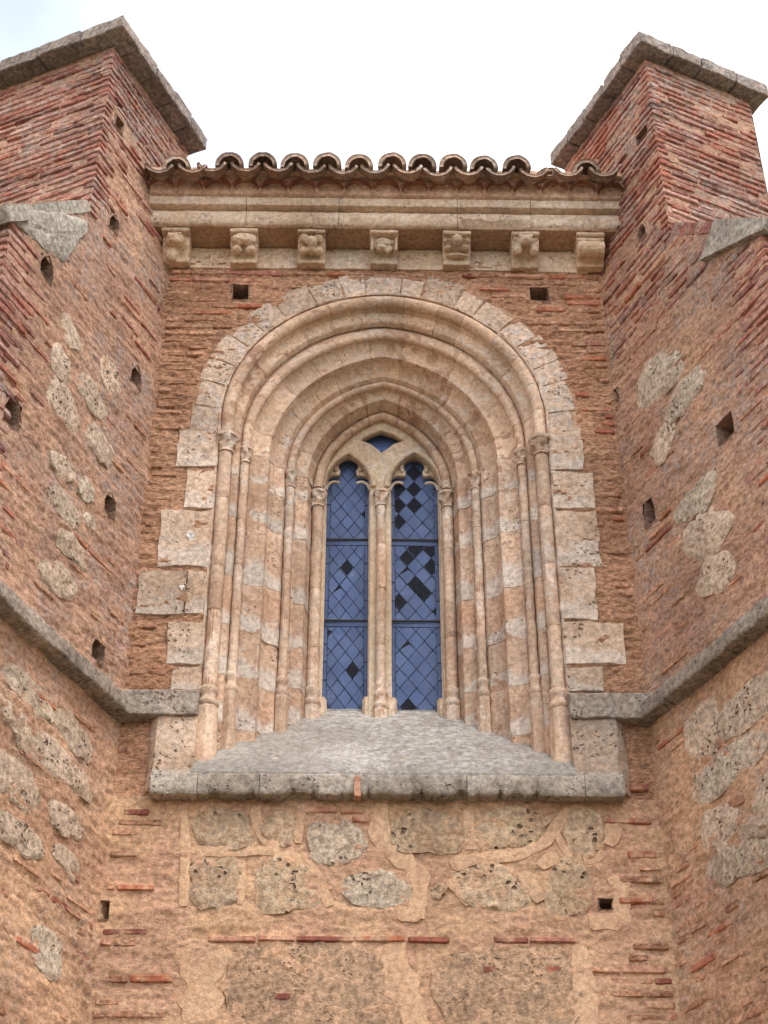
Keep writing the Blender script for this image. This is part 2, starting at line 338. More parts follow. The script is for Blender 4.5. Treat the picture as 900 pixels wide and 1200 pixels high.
def putlog(fr, u, z, hw, hh, parent, depth=.32, apex=0.):
    """real recess: four uneven sides and a back"""
    prof = []
    for (a, b) in ((-1, -1), (0, -1.05), (1, -1), (1.06, 0), (1 if not apex else .55, 1), (0, 1+apex), (-1 if not apex else -.55, 1), (-1.06, 0)):
        prof.append((u+a*hw*.97+R.uniform(-.006, .006), z+b*hh*.97+R.uniform(-.006, .006)))
    V = []
    for off, k in ((.012, 1.25), (.004, 1.0), (-.05, .97), (-depth*.6, .92), (-depth, .9)):
        for (a, b) in prof:
            V.append(fr(u+(a-u)*k, z+(b-z)*k, off if k < 1.2 else -.012))
    F = gridfaces(5, 8, True); F.append(tuple(range(32, 40)))
    return mk('putlog_hole', V, F, M['mortar_dark'], parent, smooth=False)

# ---- shared brick meshes
def brick_mesh(i):
    r = random.Random(100+i); V = []
    pr = [(.5, -.5), (-.36, -.5), (-.5, -.34), (-.5, .34), (-.36, .5), (.5, .5)]       # (depth y, height z)
    for k, x in enumerate((-.5, -.44, .44, .5)):
        e = .80 if k in (0, 3) else 1.
        for (y, z) in pr:
            V.append((x+r.uniform(-.012, .012), y*(1 if y > 0 else e)+r.uniform(-.05, .05), z*e+r.uniform(-.045, .045)))
    F = gridfaces(4, 6, True); F.append((5, 4, 3, 2, 1, 0)); F.append(tuple(range(18, 24)))
    return V, F
BM = [brick_mesh(i) for i in range(8)]
BME = {}
def brick_me(i, key):
    if (i, key) not in BME:
        me = bpy.data.meshes.new('brick'); me.from_pydata(BM[i][0], [], BM[i][1]); me.materials.append(M[key]); me.update(); BME[(i, key)] = me
    return BME[(i, key)]
def lay_bricks(bricks, parent, limit=300):
    """bricks: (frame,u,z,len,thick,protrusion,tilt,matkey); the largest in view stay single objects, the rest are joined"""
    sc = []
    for b in bricks:
        p = b[0](b[1], b[2]); px, py = project(p); d2 = float(((p-CAM)**2).sum())
        vis = (-15 < px < 915) and (-15 < py < 1215); cosv = abs(float((CAM-p)@b[0].n))/math.sqrt(d2)
        sc.append(b[3]*b[4]*cosv/d2*(1 if vis else .001))
    order = sorted(range(len(bricks)), key=lambda i: -sc[i]); rest = {}
    for rank, i in enumerate(order):
        fr, u, z, L, T, pr, tl, key = bricks[i]; k = R.randrange(8); D = .085
        X = fr.a if np.cross(-fr.n, [0, 0, 1])@fr.a > 0 else -fr.a
        rot = Matrix((tuple(X), tuple(-fr.n), (0, 0, 1))).transposed().to_4x4()
        c = fr(u, z, pr-D/2)
        mw = Matrix.Translation(Vector(c)) @ rot @ Matrix.Rotation(tl, 4, 'Y') @ Matrix.Diagonal((L, D, T, 1))
        if rank < limit: link('brick', brick_me(k, key), None, parent, mw)
        else:
            mb = rest.setdefault(key, MB()); mb.add([mw @ Vector(v) for v in BM[k][0]], BM[k][1])
    for key, mb in rest.items():
        o = mb.build('brick_courses', M[key], parent, smooth=False); o['kind'] = 'stuff'
def courses(fr, u0, u1, z0, z1, pitch, prob, keyf, skip=None, prot=(.0, .012), lens=(.22, .34), gap=.018):
    out_ = []; z = z0
    while z < z1:
        u = u0 - R.uniform(0, .25)
        while u < u1:
            L = R.uniform(*lens) if R.random() > .22 else R.uniform(.11, .17)
            a, b = max(u, u0), min(u+L, u1); um = .5*(a+b)
            if b-a > .05 and R.random() < prob(um, z) and not (skip and skip(a, b, z)):
                f = R.uniform(.85, 1.05)
                out_.append((fr, um, z+R.uniform(-.0025, .0025), b-a-gap*R.uniform(.3, 1.3), pitch*R.uniform(.54, .72)*f, R.uniform(*prot), R.uniform(-.003, .003), keyf(um, z)))
            u += L
        z += pitch*R.uniform(.96, 1.04)
    return out_

# ---- irregular stones set in the wall
def stone_poly(fr, pts, parent, mat='tufa', bulge=.018, name='stone', rim=.010, sub=3, seed=0, flat=.55):
    P = np.array([fr.fromphoto(*p) for p in pts]); c = P.mean(0)
    # round the outline
    Q = []
    n = len(P)
    for i in range(n):
        a, b, d = P[i-1], P[i], P[(i+1) % n]
        for t in (0, .2, .4, .6, .8):
            p0 = .55*b+.45*a; p2 = .55*b+.45*d; p0 = .5*(p0+.5*(a+b)); p2 = .5*(p2+.5*(b+d)); Q.append((1-t)**2*p0+2*t*(1-t)*b+t*t*p2)
    Q = np.array(Q); k = len(Q)
    V = []
    rings = [(1.0, -.03), (1.0, rim*.3), (.965, rim*.85), (.88, rim+bulge*flat), (.72, rim+bulge*.85), (.5, rim+bulge*.95), (.27, rim+bulge)]
    for (s_, off) in rings:
        R2 = c+(Q-c)*s_
        pw = np.array([fr(u, z) for u, z in R2])
        nn = fbm(pw*16+seed, 4, .7)*.010*(1 if off > 0 else 0)
        jit = (fbm(pw*8+seed+5, 4, .65)*.026)[:, None]*(R2-c)/(np.linalg.norm(R2-c, axis=1)[:, None]+1e-6)
        for (u, z), e in zip(R2+jit*(1 if s_ > .8 else .3), nn): V.append(fr(u, z, off+e))
    F = gridfaces(len(rings), k, True); V.append(fr(c[0], c[1], rim+bulge)); b0 = (len(rings)-1)*k
    F += [(b0+j, b0+(j+1) % k, len(V)-1) for j in range(k)]
    return mk(name, V, F, M[mat], parent)
def ribbon(fr, pts, wpx, parent, h=.010, name='mortar_ribbon'):
    pts = [np.array(fr.fromphoto(*p)) for p in pts]; ww = wpx/2/ (FPX/11.7)
    dense = []
    for a, b in zip(pts[:-1], pts[1:]):
        kk = max(2, int(np.linalg.norm(b-a)/.025))
        dense += [a+(b-a)*i/kk for i in range(kk)]
    dense.append(pts[-1]); D = np.array(dense)
    for _ in range(3): D[1:-1] = .25*D[:-2]+.5*D[1:-1]+.25*D[2:]
    V = []; n = len(D)
    for i in range(n):
        t = D[min(i+1, n-1)]-D[max(i-1, 0)]; t /= np.linalg.norm(t)+1e-9; s_ = np.array([-t[1], t[0]])
        e = .72 if i in (0, n-1) else 1
        pw = fr(*D[i]); wj = 1+.30*float(fbm(np.array([pw*11]), 3)[0])
        for q, off in ((-1.12, -.014), (-1, h*.6), (-.8, h), (0, h*1.1), (.8, h), (1, h*.6), (1.12, -.014)):
            p = D[i]+s_*q*ww*wj*e; V.append(fr(p[0], p[1], off+.0025*float(vnoise(np.array([fr(*p)*22]))[0])))
    F = gridfaces(n, 7); F.append(tuple(range(7))); F.append(tuple(range((n-1)*7, n*7)))
    return mk(name, V, F, M['ribbon'], parent)

# ------------------------------------------------------------------ ground
gv = [(-300, -300, 0), (300, -300, 0), (300, 300, 0), (-300, 300, 0)]
g = mk('ground', gv, [(0, 1, 2, 3)], M['dirtfloor'], None, False); g['kind'] = 'structure'

# ------------------------------------------------------------------ window geometry constants
XC = .01; Z0 = 8.92
def cs(s):  return float(np.interp(s, [.40, .465, .655, .74, .965, 1.035, 1.34], [.30, .28, .185, .17, .11, .03, .02]))
def stilt(s): return float(np.interp(s, [.40, .465, .655, .74, .965, 1.035, 1.34], [.0, .0, .0, .0, .01, .18, .19]))
def arch_pt(sg, s, t, Y=None):
    c = cs(s); st = max(1e-4, stilt(s)); am = math.acos(c/(s+c)); q = st/(st+(s+c)*am)
    if t < q: return XC+sg*s, Z0+st*t/q
    ph = (t-q)/(1-q)*am; return XC+sg*(-c+(s+c)*math.cos(ph)), Z0+st+(s+c)*math.sin(ph)
def arch_t(s, t):                                        # t from 0 (left spring) over the apex (1) to 2 (right spring)
    return arch_pt(-1 if t <= 1 else 1, s, t if t <= 1 else 2-t)
def sill_z(Y): return 6.37+(Y+.03)/(.71)*.735

# ------------------------------------------------------------------ apse wall (bay)
ZT = WZ(318)                                           # top of the brickwork = foot of the corbel table
wall = thing('apse_wall', (0, 0, 0), 'central apse wall of worn brick, rubble stone and ochre render between the two buttresses', 'wall')
def in_window(U, Z):
    ax = abs(U-XC); zc = Z0+.19
    return ((ax < 1.150) & (Z > 6.30) & (Z <= Z0)) | ((ax < 1.2) & (Z > Z0) & (Z <= zc)) | ((Z > zc) & (ax**2+(Z-zc)**2 < 1.2**2))
PH = [(282, 342, .062, .075), (632, 345, .068, .065)]
holes = [in_window]; plist = []
for (px, py, hw, hh) in PH:
    u, z = BAY.fromphoto(px, py); plist.append((u, z, hw, hh, 0)); holes.append(rect_hole(u, z, hw, hh))
for (px, py, hw, hh) in ((122, 1066, .035, .055), (711, 1059, .045, .03)):
    u, z = BAY.fromphoto(px, py); plist.append((u, z, hw, hh, 0)); holes.append(rect_hole(u, z, hw, hh))
def bay_disp(U, Z, P):
    rough_zone = np.clip((Z-6.2)/.3, 0, 1)
    a = .010*fbm(P*np.array([5, 5, 14]), 4, .55)+.0075*fbm(P*np.array([26, 26, 40]), 4, .65)*(0.45+.75*rough_zone)
    ridge = .002*np.sin(Z*2*math.pi/.068+1.5*vnoise(P*2))*rough_zone
    return a+ridge-.004
V, Q = face_grid(BAY, -1.9, 1.95, 4.3, 10.9, .011, bay_disp, holes)
up = Z0
sel = V[Q].mean(1)[:, 2] > 6.15
np_mesh('render_coat', V, Q[sel], M['render'], wall); np_mesh('lower_render_coat', V, Q[~sel], M['render_low'], wall)
V, Q = face_grid(BAY, -1.9, 1.95, 0, 4.3, .1, lambda U, Z, P: .01*fbm(P*5)-.004); np_mesh('footing_render', V, Q, M['render_low'], wall)
for p in plist: putlog(BAY, *p[:4], wall, apex=p[4])
# solid body of the apse behind the face
bx = MB()
V, F = rough_box((-2.3, .95, 0), (2.3, 4.0, 10.95), (1, 1, 1), 0, chamf=0)
bx.add(V, [f for f in F if not all(abs(V[i][1]-.95) < 1e-6 for i in f)])
for xa, xb in ((-2.3, -.62), (.64, 2.3)): bx.add(*rough_box((xa, .80, 0), (xb, .96, 10.95), (1, 1, 1), 0, chamf=0))
bx.add(*rough_box((-.62, .80, 0), (.64, .96, 6.85), (1, 1, 1), 0, chamf=0)); bx.add(*rough_box((-.62, .80, 9.75), (.64, .96, 10.95), (1, 1, 1), 0, chamf=0))
bx.build('wall_core', M['mortar_dark'], wall, False)
# photo rectangles of the quoin stones beside the window (built with the window below)
QU = [(207, 505, 252, 548), (217, 550, 250, 596), (186, 598, 246, 665), (160, 668, 217, 721), (218, 668, 243, 721), (195, 729, 241, 779), (200, 781, 238, 809),
      (645, 500, 683, 551), (651, 553, 697, 597), (655, 599, 703, 664), (660, 666, 699, 727), (667, 729, 734, 780), (670, 782, 708, 812)]
QR = [(W(x0, .5*(y0+y1))[0], W(x1, .5*(y0+y1))[0], W(.5*(x0+x1), y1)[2], W(.5*(x0+x1), y0)[2]) for x0, y0, x1, y1 in QU]
# bricks showing through the render
def bskip(a, b, z):
    for u in (a, .5*(a+b), b):
        if z > Z0+.19 and (u-XC)**2+(z-Z0-.19)**2 < 1.335**2: return True
        if z <= Z0+.19 and abs(u-XC) < (1.34 if z > Z0-.02 else 1.15): return True
    for (u0, u1, z0, z1) in QR:
        if b > u0-.006 and a < u1+.006 and z0-.015 < z < z1+.015: return True
    if z < Z0 and abs(.5*(a+b)-XC) < 1.62 and 6.1 < z < 6.95: return True
    for (u, zz, hw, hh, _) in plist:
        if a < u+hw+.01 and b > u-hw-.01 and abs(z-zz) < hh+.03: return True
    return False
def bprob(u, z):
    if z > 10.0: return .9
    if z > 6.9: return .85
    if z < 5.16: return .78 if u > .98 else (.6 if u < -1.1 else .0)
    return .5 if abs(u) > 1.38 else 0
def bkey(u, z):
    if z > 10.0: p = .62 if abs(abs(u)-1.05) < .35 else .36
    elif z > 8.2: p = .10 if u < 0 else .40
    elif z > 6.9: p = .05 if u < 0 else .16
    else: p = .6 if (z < 5.16 and u > 0) else .28
    return 'brick' if R.random() < p else 'brick_coat'
bk = courses(BAY, -1.58, 1.62, 4.42, ZT-.03, .068, bprob, bkey, bskip, prot=(.001, .010), gap=.012)
z = WZ(1101)
u = -.98
while u < .95:                                          # thin red levelling course
    L = R.uniform(.2, .34)
    if R.random() < .75: bk.append((BAY, u+L/2, z+R.uniform(-.004, .004), L-.015, .036, .014, R.uniform(-.01, .01), 'brick'))
    u += L
for (px, py, L) in ((375, 949, .2), (412, 950, .14), (423, 960, .1), (330, 1168, .1), (650, 1137, .09), (573, 1136, .06), (740, 924, .20), (752, 1002, .17), (735, 962, .28), (745, 1055, .2)):
    u, zz = BAY.fromphoto(px, py); bk.append((BAY, u, zz, L, .045, .013, R.uniform(-.08, .03), 'brick'))
lay_bricks(bk, wall)
# vertical brick tongue under the sill
# rubble below the sill
STN = [([(232, 955), (262, 948), (292, 955), (293, 990), (262, 992), (230, 989)], 'tufa'), ([(308, 958), (330, 953), (347, 960), (346, 990), (328, 992), (312, 984)], 'tufa'),
       ([(358, 966), (378, 960), (402, 962), (428, 972), (424, 1000), (402, 1010), (368, 1004)], 'ashlar'), ([(463, 960), (505, 953), (544, 962), (543, 998), (505, 1001), (468, 996)], 'tufa'),
       ([(558, 955), (605, 949), (644, 955), (640, 975), (612, 990), (560, 994)], 'tufa'), ([(657, 965), (672, 950), (698, 950), (709, 968), (706, 992), (690, 1003), (668, 996)], 'tufa'),
       ([(225, 1010), (252, 1005), (278, 1010), (280, 1060), (250, 1066), (224, 1060)], 'tufa'), ([(300, 1040), (312, 1010), (338, 1005), (360, 1020), (378, 1062), (340, 1068), (302, 1066)], 'tufa'),
       ([(405, 1035), (425, 1022), (455, 1020), (478, 1034), (478, 1055), (455, 1066), (415, 1062)], 'ashlar'), ([(530, 1025), (560, 1013), (590, 1015), (612, 1035), (616, 1065), (575, 1070), (545, 1052)], 'tufa'),
       ([(640, 1025), (655, 1010), (675, 1012), (694, 1040), (690, 1068), (665, 1074), (642, 1070)], 'tufa'), ([(503, 1042), (512, 1033), (522, 1040), (520, 1055), (506, 1054)], 'tufa')]
BST = [(262, 470, 1110, 1290), (500, 700, 1112, 1290)]
for i, (pts, mt_) in enumerate(STN):
    pc = np.mean(pts, 0); pts = [tuple(pc+(np.array(q)-pc)*1.1) for q in pts]
    stone_poly(BAY, pts, wall, 'tufa_warm' if mt_ == 'tufa' else 'tufa_pale', seed=i*7.1, bulge=.006, rim=.001)
for i, pts in enumerate(([(262, 1130), (275, 1108), (330, 1104), (420, 1106), (448, 1115), (462, 1150), (478, 1210), (380, 1222), (260, 1215)], [(500, 1135), (530, 1112), (600, 1108), (672, 1112), (676, 1160), (680, 1215), (590, 1225), (520, 1210)])):
    stone_poly(BAY, pts, wall, 'rough_brown', seed=60+i, bulge=.006, rim=.001)
RIB = [([(222, 998), (270, 997), (330, 997)], 9), ([(299, 945), (300, 965), (312, 988), (326, 994)], 9), ([(355, 943), (351, 965), (349, 988)], 8), ([(447, 942), (444, 980), (462, 1000), (485, 1016), (494, 1040), (488, 1062), (486, 1076)], 17),
       ([(466, 1072), (492, 1073)], 10), ([(549, 950), (549, 975), (551, 996)], 13), ([(528, 1014), (558, 1006), (610, 1002), (642, 985), (657, 960), (668, 948)], 12), ([(716, 955), (720, 975), (712, 990)], 14), ([(708, 998), (696, 1006), (684, 1008)], 11),
       ([(633, 1016), (642, 1006), (654, 1004)], 13), ([(652, 965), (654, 985), (668, 1004)], 6), ([(612, 1022), (624, 1040), (634, 1056)], 12), ([(728, 1030), (729, 1060), (728, 1083)], 15), ([(690, 1080), (728, 1080)], 13), ([(713, 1034), (726, 1030)], 9),
       ([(239, 1106), (236, 1150), (236, 1215)], 30), ([(455, 1106), (468, 1150), (482, 1180), (492, 1215)], 28), ([(216, 950), (217, 1000), (215, 1062)], 9), ([(282, 1008), (284, 1035), (281, 1060)], 7), ([(322, 1010), (343, 1002), (362, 1015), (378, 1040), (386, 1062)], 10),
       ([(679, 1108), (684, 1150), (690, 1215)], 16), ([(527, 1030), (540, 1050), (550, 1060)], 8)]
for pts, wpx in RIB: ribbon(BAY, pts, wpx*R.uniform(1.0, 1.25), wall, h=.0035)

# ------------------------------------------------------------------ stone window
win = thing('gothic_window', (XC, .3, 6.2), 'deep splayed pointed stone window with nested arch mouldings, slender shafts and twin lights', 'window')
def roll(cs_, cy, r, a0=-5, a1=-215, n=9):
    return [(cs_+r*math.cos(math.radians(a0+(a1-a0)*i/(n-1))), cy+r*math.sin(math.radians(a0+(a1-a0)*i/(n-1)))) for i in range(n)]
ORD = {   # arch profiles (s, Y) and jamb profiles
 'B': ([(1.15, -.006), (1.138, .0), (1.134, .022)]+roll(1.088, .032, .046)+[(1.044, .068), (1.036, .088), (1.010, .094), (1.003, .098), (.999, .112), (.996, .14)],
       [(1.15, -.006), (1.140, .0), (1.128, .045), (1.10, .085), (1.06, .085), (1.042, .075), (1.036, .088), (1.010, .094), (1.003, .098), (.999, .112), (.996, .14)]),
 'C': ([(1.01, .135), (1.002, .15)]+roll(.965, .168, .031)+[(.928, .205), (.912, .222), (.88, .236), (.845, .243), (.812, .240), (.804, .243), (.800, .255), (.796, .29)],
       [(1.01, .135), (1.0, .165), (.985, .205), (.955, .21), (.928, .205), (.912, .222), (.88, .236), (.845, .243), (.812, .240), (.804, .243), (.800, .255), (.796, .29)]),
 'D': ([(.80, .285), (.793, .305), (.778, .335), (.755, .358), (.73, .368), (.708, .372), (.697, .392)]+roll(.655, .418, .031)+[(.622, .447), (.612, .458)],
       [(.80, .285), (.793, .305), (.778, .335), (.755, .358), (.73, .368), (.70, .385), (.69, .42), (.67, .455), (.645, .458), (.622, .450), (.612, .458)]),
 'E': ([(.615, .455), (.595, .470), (.565, .480), (.542, .482), (.535, .486), (.531, .498), (.522, .545), (.508, .575), (.503, .59)]+roll(.465, .62, .038)+[(.432, .652), (.425, .665), (.415, .69), (.41, .72)],
       [(.615, .455), (.595, .470), (.565, .480), (.542, .482), (.535, .486), (.531, .498), (.522, .545), (.512, .59), (.505, .63), (.475, .665), (.44, .665), (.425, .672), (.415, .69), (.41, .72)]),
}
def swept(name, prof, sg, mode, a, b, mat, gap=.0035, seed=0, shrink=0., amp=.0035):
    L = (b-a)*1.6 if mode == 'arch' else (b-a)
    n = max(3, int(L/.035)+1); V = []; bed = []
    p = [(s+shrink, y+shrink) for s, y in prof]; s0, y1 = p[0][0]+.02, p[-1][1]+.02
    ring = p+[(p[-1][0]+.02, y1), (s0, y1), (s0, p[0][1]+.02)]
    off = R.uniform(-.0025, .0025)
    gt = gap/1.6 if mode == 'arch' else gap
    for i in range(n):
        t = a+gt+(b-a-2*gt)*i/(n-1); e = .0025 if i in (0, n-1) else 0
        for k, (s, y) in enumerate(ring):
            q = e+off if k < len(p) else 0
            s2, y2 = s+q*.7, y+q*.7
            if mode == 'arch':
                x, z = arch_t(s2, t)
            else: x, z = XC+sg*s2, t
            V.append((x, y2, z)); bed.append((i/(n-1)) if mode != 'arch' else 1.)
    V = np.array(V); rr = len(ring); d = amp*fbm(V*13+seed, 3)+amp*.6*fbm(V*40+seed, 2)
    msk = np.tile(np.array([1.]*len(p)+[0]*3), n); d = d*msk
    V[:, 0] -= (sg if mode != 'arch' else np.sign(V[:, 0]-XC))*d*.6*(1 if mode != 'arch' else np.clip(abs(V[:, 0]-XC)/.3, 0, 1)); V[:, 1] -= d*.7
    F = gridfaces(n, rr, True); F.append(tuple(range(rr))); F.append(tuple(range((n-1)*rr, n*rr)))
    return mk(name, V, F, mat, win, attr=bed)
bedL = [WZ(v) for v in (892, 838, 782, 723, 666, 597, 548)]; bedR = [WZ(v) for v in (892, 840, 780, 728, 665, 598, 552)]
nv = {'B': 8, 'C': 7, 'D': 6, 'E': 5}
sd_ = 0
for key, (pa, pj) in ORD.items():
    swept('mortar_bed', pa, 1, 'arch', 0, 1.0, M['pale_mortar'], 0, 3, .003); swept('mortar_bed', pa, 1, 'arch', 1.0, 2.0, M['pale_mortar'], 0, 3, .003)
    n = 2*nv[key]-1; cuts = [0]+[2*(i+R.uniform(-.14, .14))/n for i in range(1, n)]+[2.]
    for a, b in zip(cuts[:-1], cuts[1:]):
        sd_ += 5.3; swept('voussoir', pa, 1, 'arch', a, b, M['arch'], .0014, sd_)
    for sg in (-1, 1):
        zb = sill_z(pj[-1][1])-.25 if key != 'B' else 6.25
        swept('mortar_bed', pj, sg, 'jamb', zb, Z0, M['pale_mortar'], 0, 4, .003)
        dz = {'B': 0, 'C': .02, 'D': .05, 'E': .08}[key]; beds = [z+dz*R.uniform(.2, 1.6) for z in (bedL if sg < 0 else bedR)]
        beds = [zb]+[z for z in beds if z > zb+.12]+[Z0]
        for a, b in zip(beds[:-1], beds[1:]):
            sd_ += 5.3
            if b-a > .05: swept('jamb_stone', pj, sg, 'jamb', a, b, M['stone'], .002, sd_)
# outer ring of flat voussoirs on the wall face
def ring_block(sg, t0, t1, s0, s1, name='voussoir', mat='ring', seed=0):
    n = 6; mS = 5; V = []; bed = []
    gt = .003
    pr = R.uniform(.002, .009)
    for off in (-pr, .05):
        for i in range(n):
            t = t0+gt+(t1-t0-2*gt)*i/(n-1)
            for j in range(mS):
                s = s0+(s1-s0)*j/(mS-1); x, z = arch_t(s, t)
                if off < 0 and (i in (0, n-1) or j in (0, mS-1)): yy = off+.004
                else: yy = off
                V.append((x, yy, z)); bed.append(.9)
    V = np.array(V); f = n*mS
    V[:f, 1] += .004*fbm(V[:f]*16+seed, 3); V[:, 0] += .010*fbm(V*7+seed, 2)*(V[:, 0] != 0); V[:, 2] += .008*fbm(V*7+seed+9, 2)
    F = gridfaces(n, mS); per = [i*mS for i in range(n)]+[(n-1)*mS+j for j in range(1, mS)]+[i*mS+mS-1 for i in range(n-2, -1, -1)]+[j for j in range(mS-2, 0, -1)]
    for a, b in zip(per, per[1:]+per[:1]): F.append((a, b, b+f, a+f))
    return mk(name, V, F, M[mat], win, attr=bed)
for q in (0, 1): swept('mortar_bed', [(1.345, .004), (1.25, .004), (1.135, .006)], 1, 'arch', q, q+1., M['pale_mortar'], 0, 8)
n = 19; cuts = [0]+[2*(i+R.uniform(-.25, .25))/n for i in range(1, n)]+[2.]
for a, b in zip(cuts[:-1], cuts[1:]): ring_block(1, a, b, 1.137, R.uniform(1.30, 1.37), seed=a*40)
# quoin blocks beside the outer shafts (photo rectangles on the wall face)
for i, (x0, y0, x1, y1) in enumerate(QU):
    a = W(.5*(x0+x1), y1)[2]; b = W(.5*(x0+x1), y0)[2]; zc = .5*(y0+y1)
    u0, u1 = W(x0, zc)[0], W(x1, zc)[0]
    if x1 < 450: u1 = XC-1.137
    else: u0 = XC+1.137
    if i == 3: u1 = W(217, zc)[0]
    if i == 4: u0 = W(218, zc)[0]
    pr = .006+R.uniform(0, .008)
    V, F = rough_box((u0+.001, -pr, a+.001), (u1-.001, .06, b-.001), (16, 2, 14), .009, 9, .004, None, i*3.1)
    mk('quoin_stone', V, F, M['ashlar'], win, attr=(V[:, 2]-a)/(b-a))

FQ = Frame((0, -.011, 0), (1, 0, 0), (0, -1, 0)); M['limewash'] = masonry('lime_splash', (.80, .78, .76), (.70, .67, .64), (.5, .42, .36), dirt=.4, speck=.12, bump=.3, rand=0)
stone_poly(FQ, [(216, 625), (223, 621), (231, 627), (229, 634), (221, 636)], win, 'limewash', bulge=.001, rim=.001, name='lime_splash'); stone_poly(FQ, [(209, 688), (214, 683), (219, 686), (216, 693), (211, 694)], win, 'limewash', bulge=.001, rim=.001, name='lime_splash')
# colonnettes: shaft, capital, base, plinth
def colonnette(x, y, r, zbase, zfoot, zcap, caph=.13, wide=1.55, square=False, parentless=None):
    c = mk('colonnette', *lathe([(r*.93, zbase), (r*.93, zcap)], x, y, 12), M['pale_mortar'], win)
    cz = [zbase]+sorted(zbase+(zcap-zbase)*(k+R.uniform(-.25, .25))/4 for k in range(1, 4))+[zcap]
    for za, zb_2 in zip(cz[:-1], cz[1:]):
        n_ = max(4, int((zb_2-za)/.05)); rr = r*R.uniform(.97, 1.04)
        V, F = lathe([(rr*.96, za+.0015), (rr, za+.006)]+[(rr, za+(zb_2-za)*k/n_) for k in range(1, n_)]+[(rr, zb_2-.006), (rr*.96, zb_2-.0015)], x+R.uniform(-.002, .002), y+R.uniform(-.002, .002), 14)
        V = np.array(V); V += .0035*np.stack([fbm(V*14, 3), fbm(V*14+7, 3), 0*V[:, 0]], 1); mk('shaft', V, F, M['shaft'], c)
    ph = R.uniform(0, 6)
    pr = []
    for k in range(13):
        t = k/12; rr = r*1.02+(r*(wide-1))*t**1.6
        if k < 2: rr = r*1.22
        if k == 2: rr = r*1.05
        pr.append((rr, zcap+caph*.82*t))
    pr += [(r*(wide+.18), zcap+caph*.86), (r*(wide+.2), zcap+caph), (r*wide, zcap+caph+.004)]
    def leaf(k, a): 
        if k < 3 or k > 12: return 0
        return .20*math.cos(4*a+ph+(math.pi if k > 7 else 0))*(1 if k != 7 else .2)+.09*math.sin(9*a+k*1.7)
    V, F = lathe(pr, x, y, 22, leaf); V = np.array(V); V += .005*np.stack([vnoise(V*38), vnoise(V*38+7), vnoise(V*38+15)], 1)
    mk('capital', V, F, M['shaft'], c)
    bs = [(r*1.0, zbase+.02), (r*1.25, zbase+.012), (r*1.42, zbase-.005), (r*1.25, zbase-.028), (r*1.1, zbase-.045), (r*1.12, zbase-.062), (r*1.5, zbase-.085), (r*1.62, zbase-.105), (r*1.45, zbase-.125), (r*1.3, zbase-.13)]
    mk('base', *lathe(bs, x, y, 16), M['shaft'], c)
    pw = r*1.5
    if zfoot < zbase-.16:
        V, F = lathe([(pw*.98, zbase-.128), (pw*1.02, zbase-.14), (pw*1.0, zbase-.3*(zbase-zfoot)-.1), (pw*1.05, zfoot)], x, y, 8)
        V = np.array(V); V += .004*np.stack([vnoise(V*18), vnoise(V*18+7), 0*V[:, 0]], 1)
        mk('plinth', V, F, M['shaft'], c, smooth=False)
    return c
for sg, pxs in ((-1, None), (1, None)):
    for (s, y, r, zb, zf, ch) in ((1.088, .03, .045, 6.89, 6.33, .15), (.965, .168, .031, 7.08, 6.50, .13), (.655, .418, .030, 7.20, 6.76, .14), (.465, .62, .040, 7.24, 6.95, .13)):
        zc = Z0-ch-(.0 if s > .9 else .01)+(-.03 if s == .465 else 0)
        colonnette(XC+sg*s, y, r, zb, zf, zc, ch, 1.5 if s < 1 else 1.62)
# tracery
TY = .66
def light_loop(x0, x1, zb, zs, c_r, scale=1., shoulder=.05, n=22):
    xc = .5*(x0+x1); hw = .5*(x1-x0); zc = WZ(548, .72)
    L = [(xc-hw, zb), (xc+hw, zb)]
    for i in range(7):
        a = math.pi/2*i/6; L.append((xc+hw-shoulder*(1-math.cos(a)), zs-shoulder+shoulder*math.sin(a)))
    nx = c_r*.80
    L.append((xc+nx+.004, zs-.002))
    a0 = -.66
    for i in range(n+1):
        a = a0+(math.pi-2*a0)*i/n; L.append((xc+c_r*math.cos(a), zc+c_r*math.sin(a)))
    L.append((xc-nx-.004, zs-.002))
    for i in range(7):
        a = math.pi/2*(1-i/6); L.append((xc-hw+shoulder*(1-math.cos(a)), zs-shoulder+shoulder*math.sin(a)))
    return L
LX = [(-.392, -.088), (.075, .412)]; ZLB = WZ(838, .74); ZSH = WZ(559, .72)
def parch(xc, s, z0, c, n=14, zb=None):
    Rr = s+c; am = math.acos(c/Rr); P = [(xc+(-c+Rr*math.cos(am*i/n)), z0+Rr*math.sin(am*i/n)) for i in range(n+1)]
    P += [(2*xc-x, z) for x, z in P[-2::-1]]
    return P
outer = [(XC+.455, ZLB-.2)]+[(XC+.455, Z0)]+[(x, z) for x, z in [arch_pt(1, .455, k/16) for k in range(17)]]+[(x, z) for x, z in [arch_pt(-1, .455, 1-k/16) for k in range(1, 17)]]+[(XC-.455, ZLB-.2)]
zdt, zdb, zdm = WZ(508, .72), WZ(532, .72), WZ(518, .72)
dia = [(XC-.008, zdt), (XC-.075, zdt-.030), (XC-.15, zdm), (XC-.085, zdm-.032), (XC-.04, zdb+.035), (XC-.005, zdb), (XC+.035, zdb+.035), (XC+.08, zdm-.032), (XC+.145, zdm), (XC+.07, zdt-.030)]
curve_plate('tracery', [outer, light_loop(*LX[0], ZLB, ZSH, .072), light_loop(*LX[1], ZLB, ZSH, .076), dia], .70, .045, M['tracery'], win, .008)
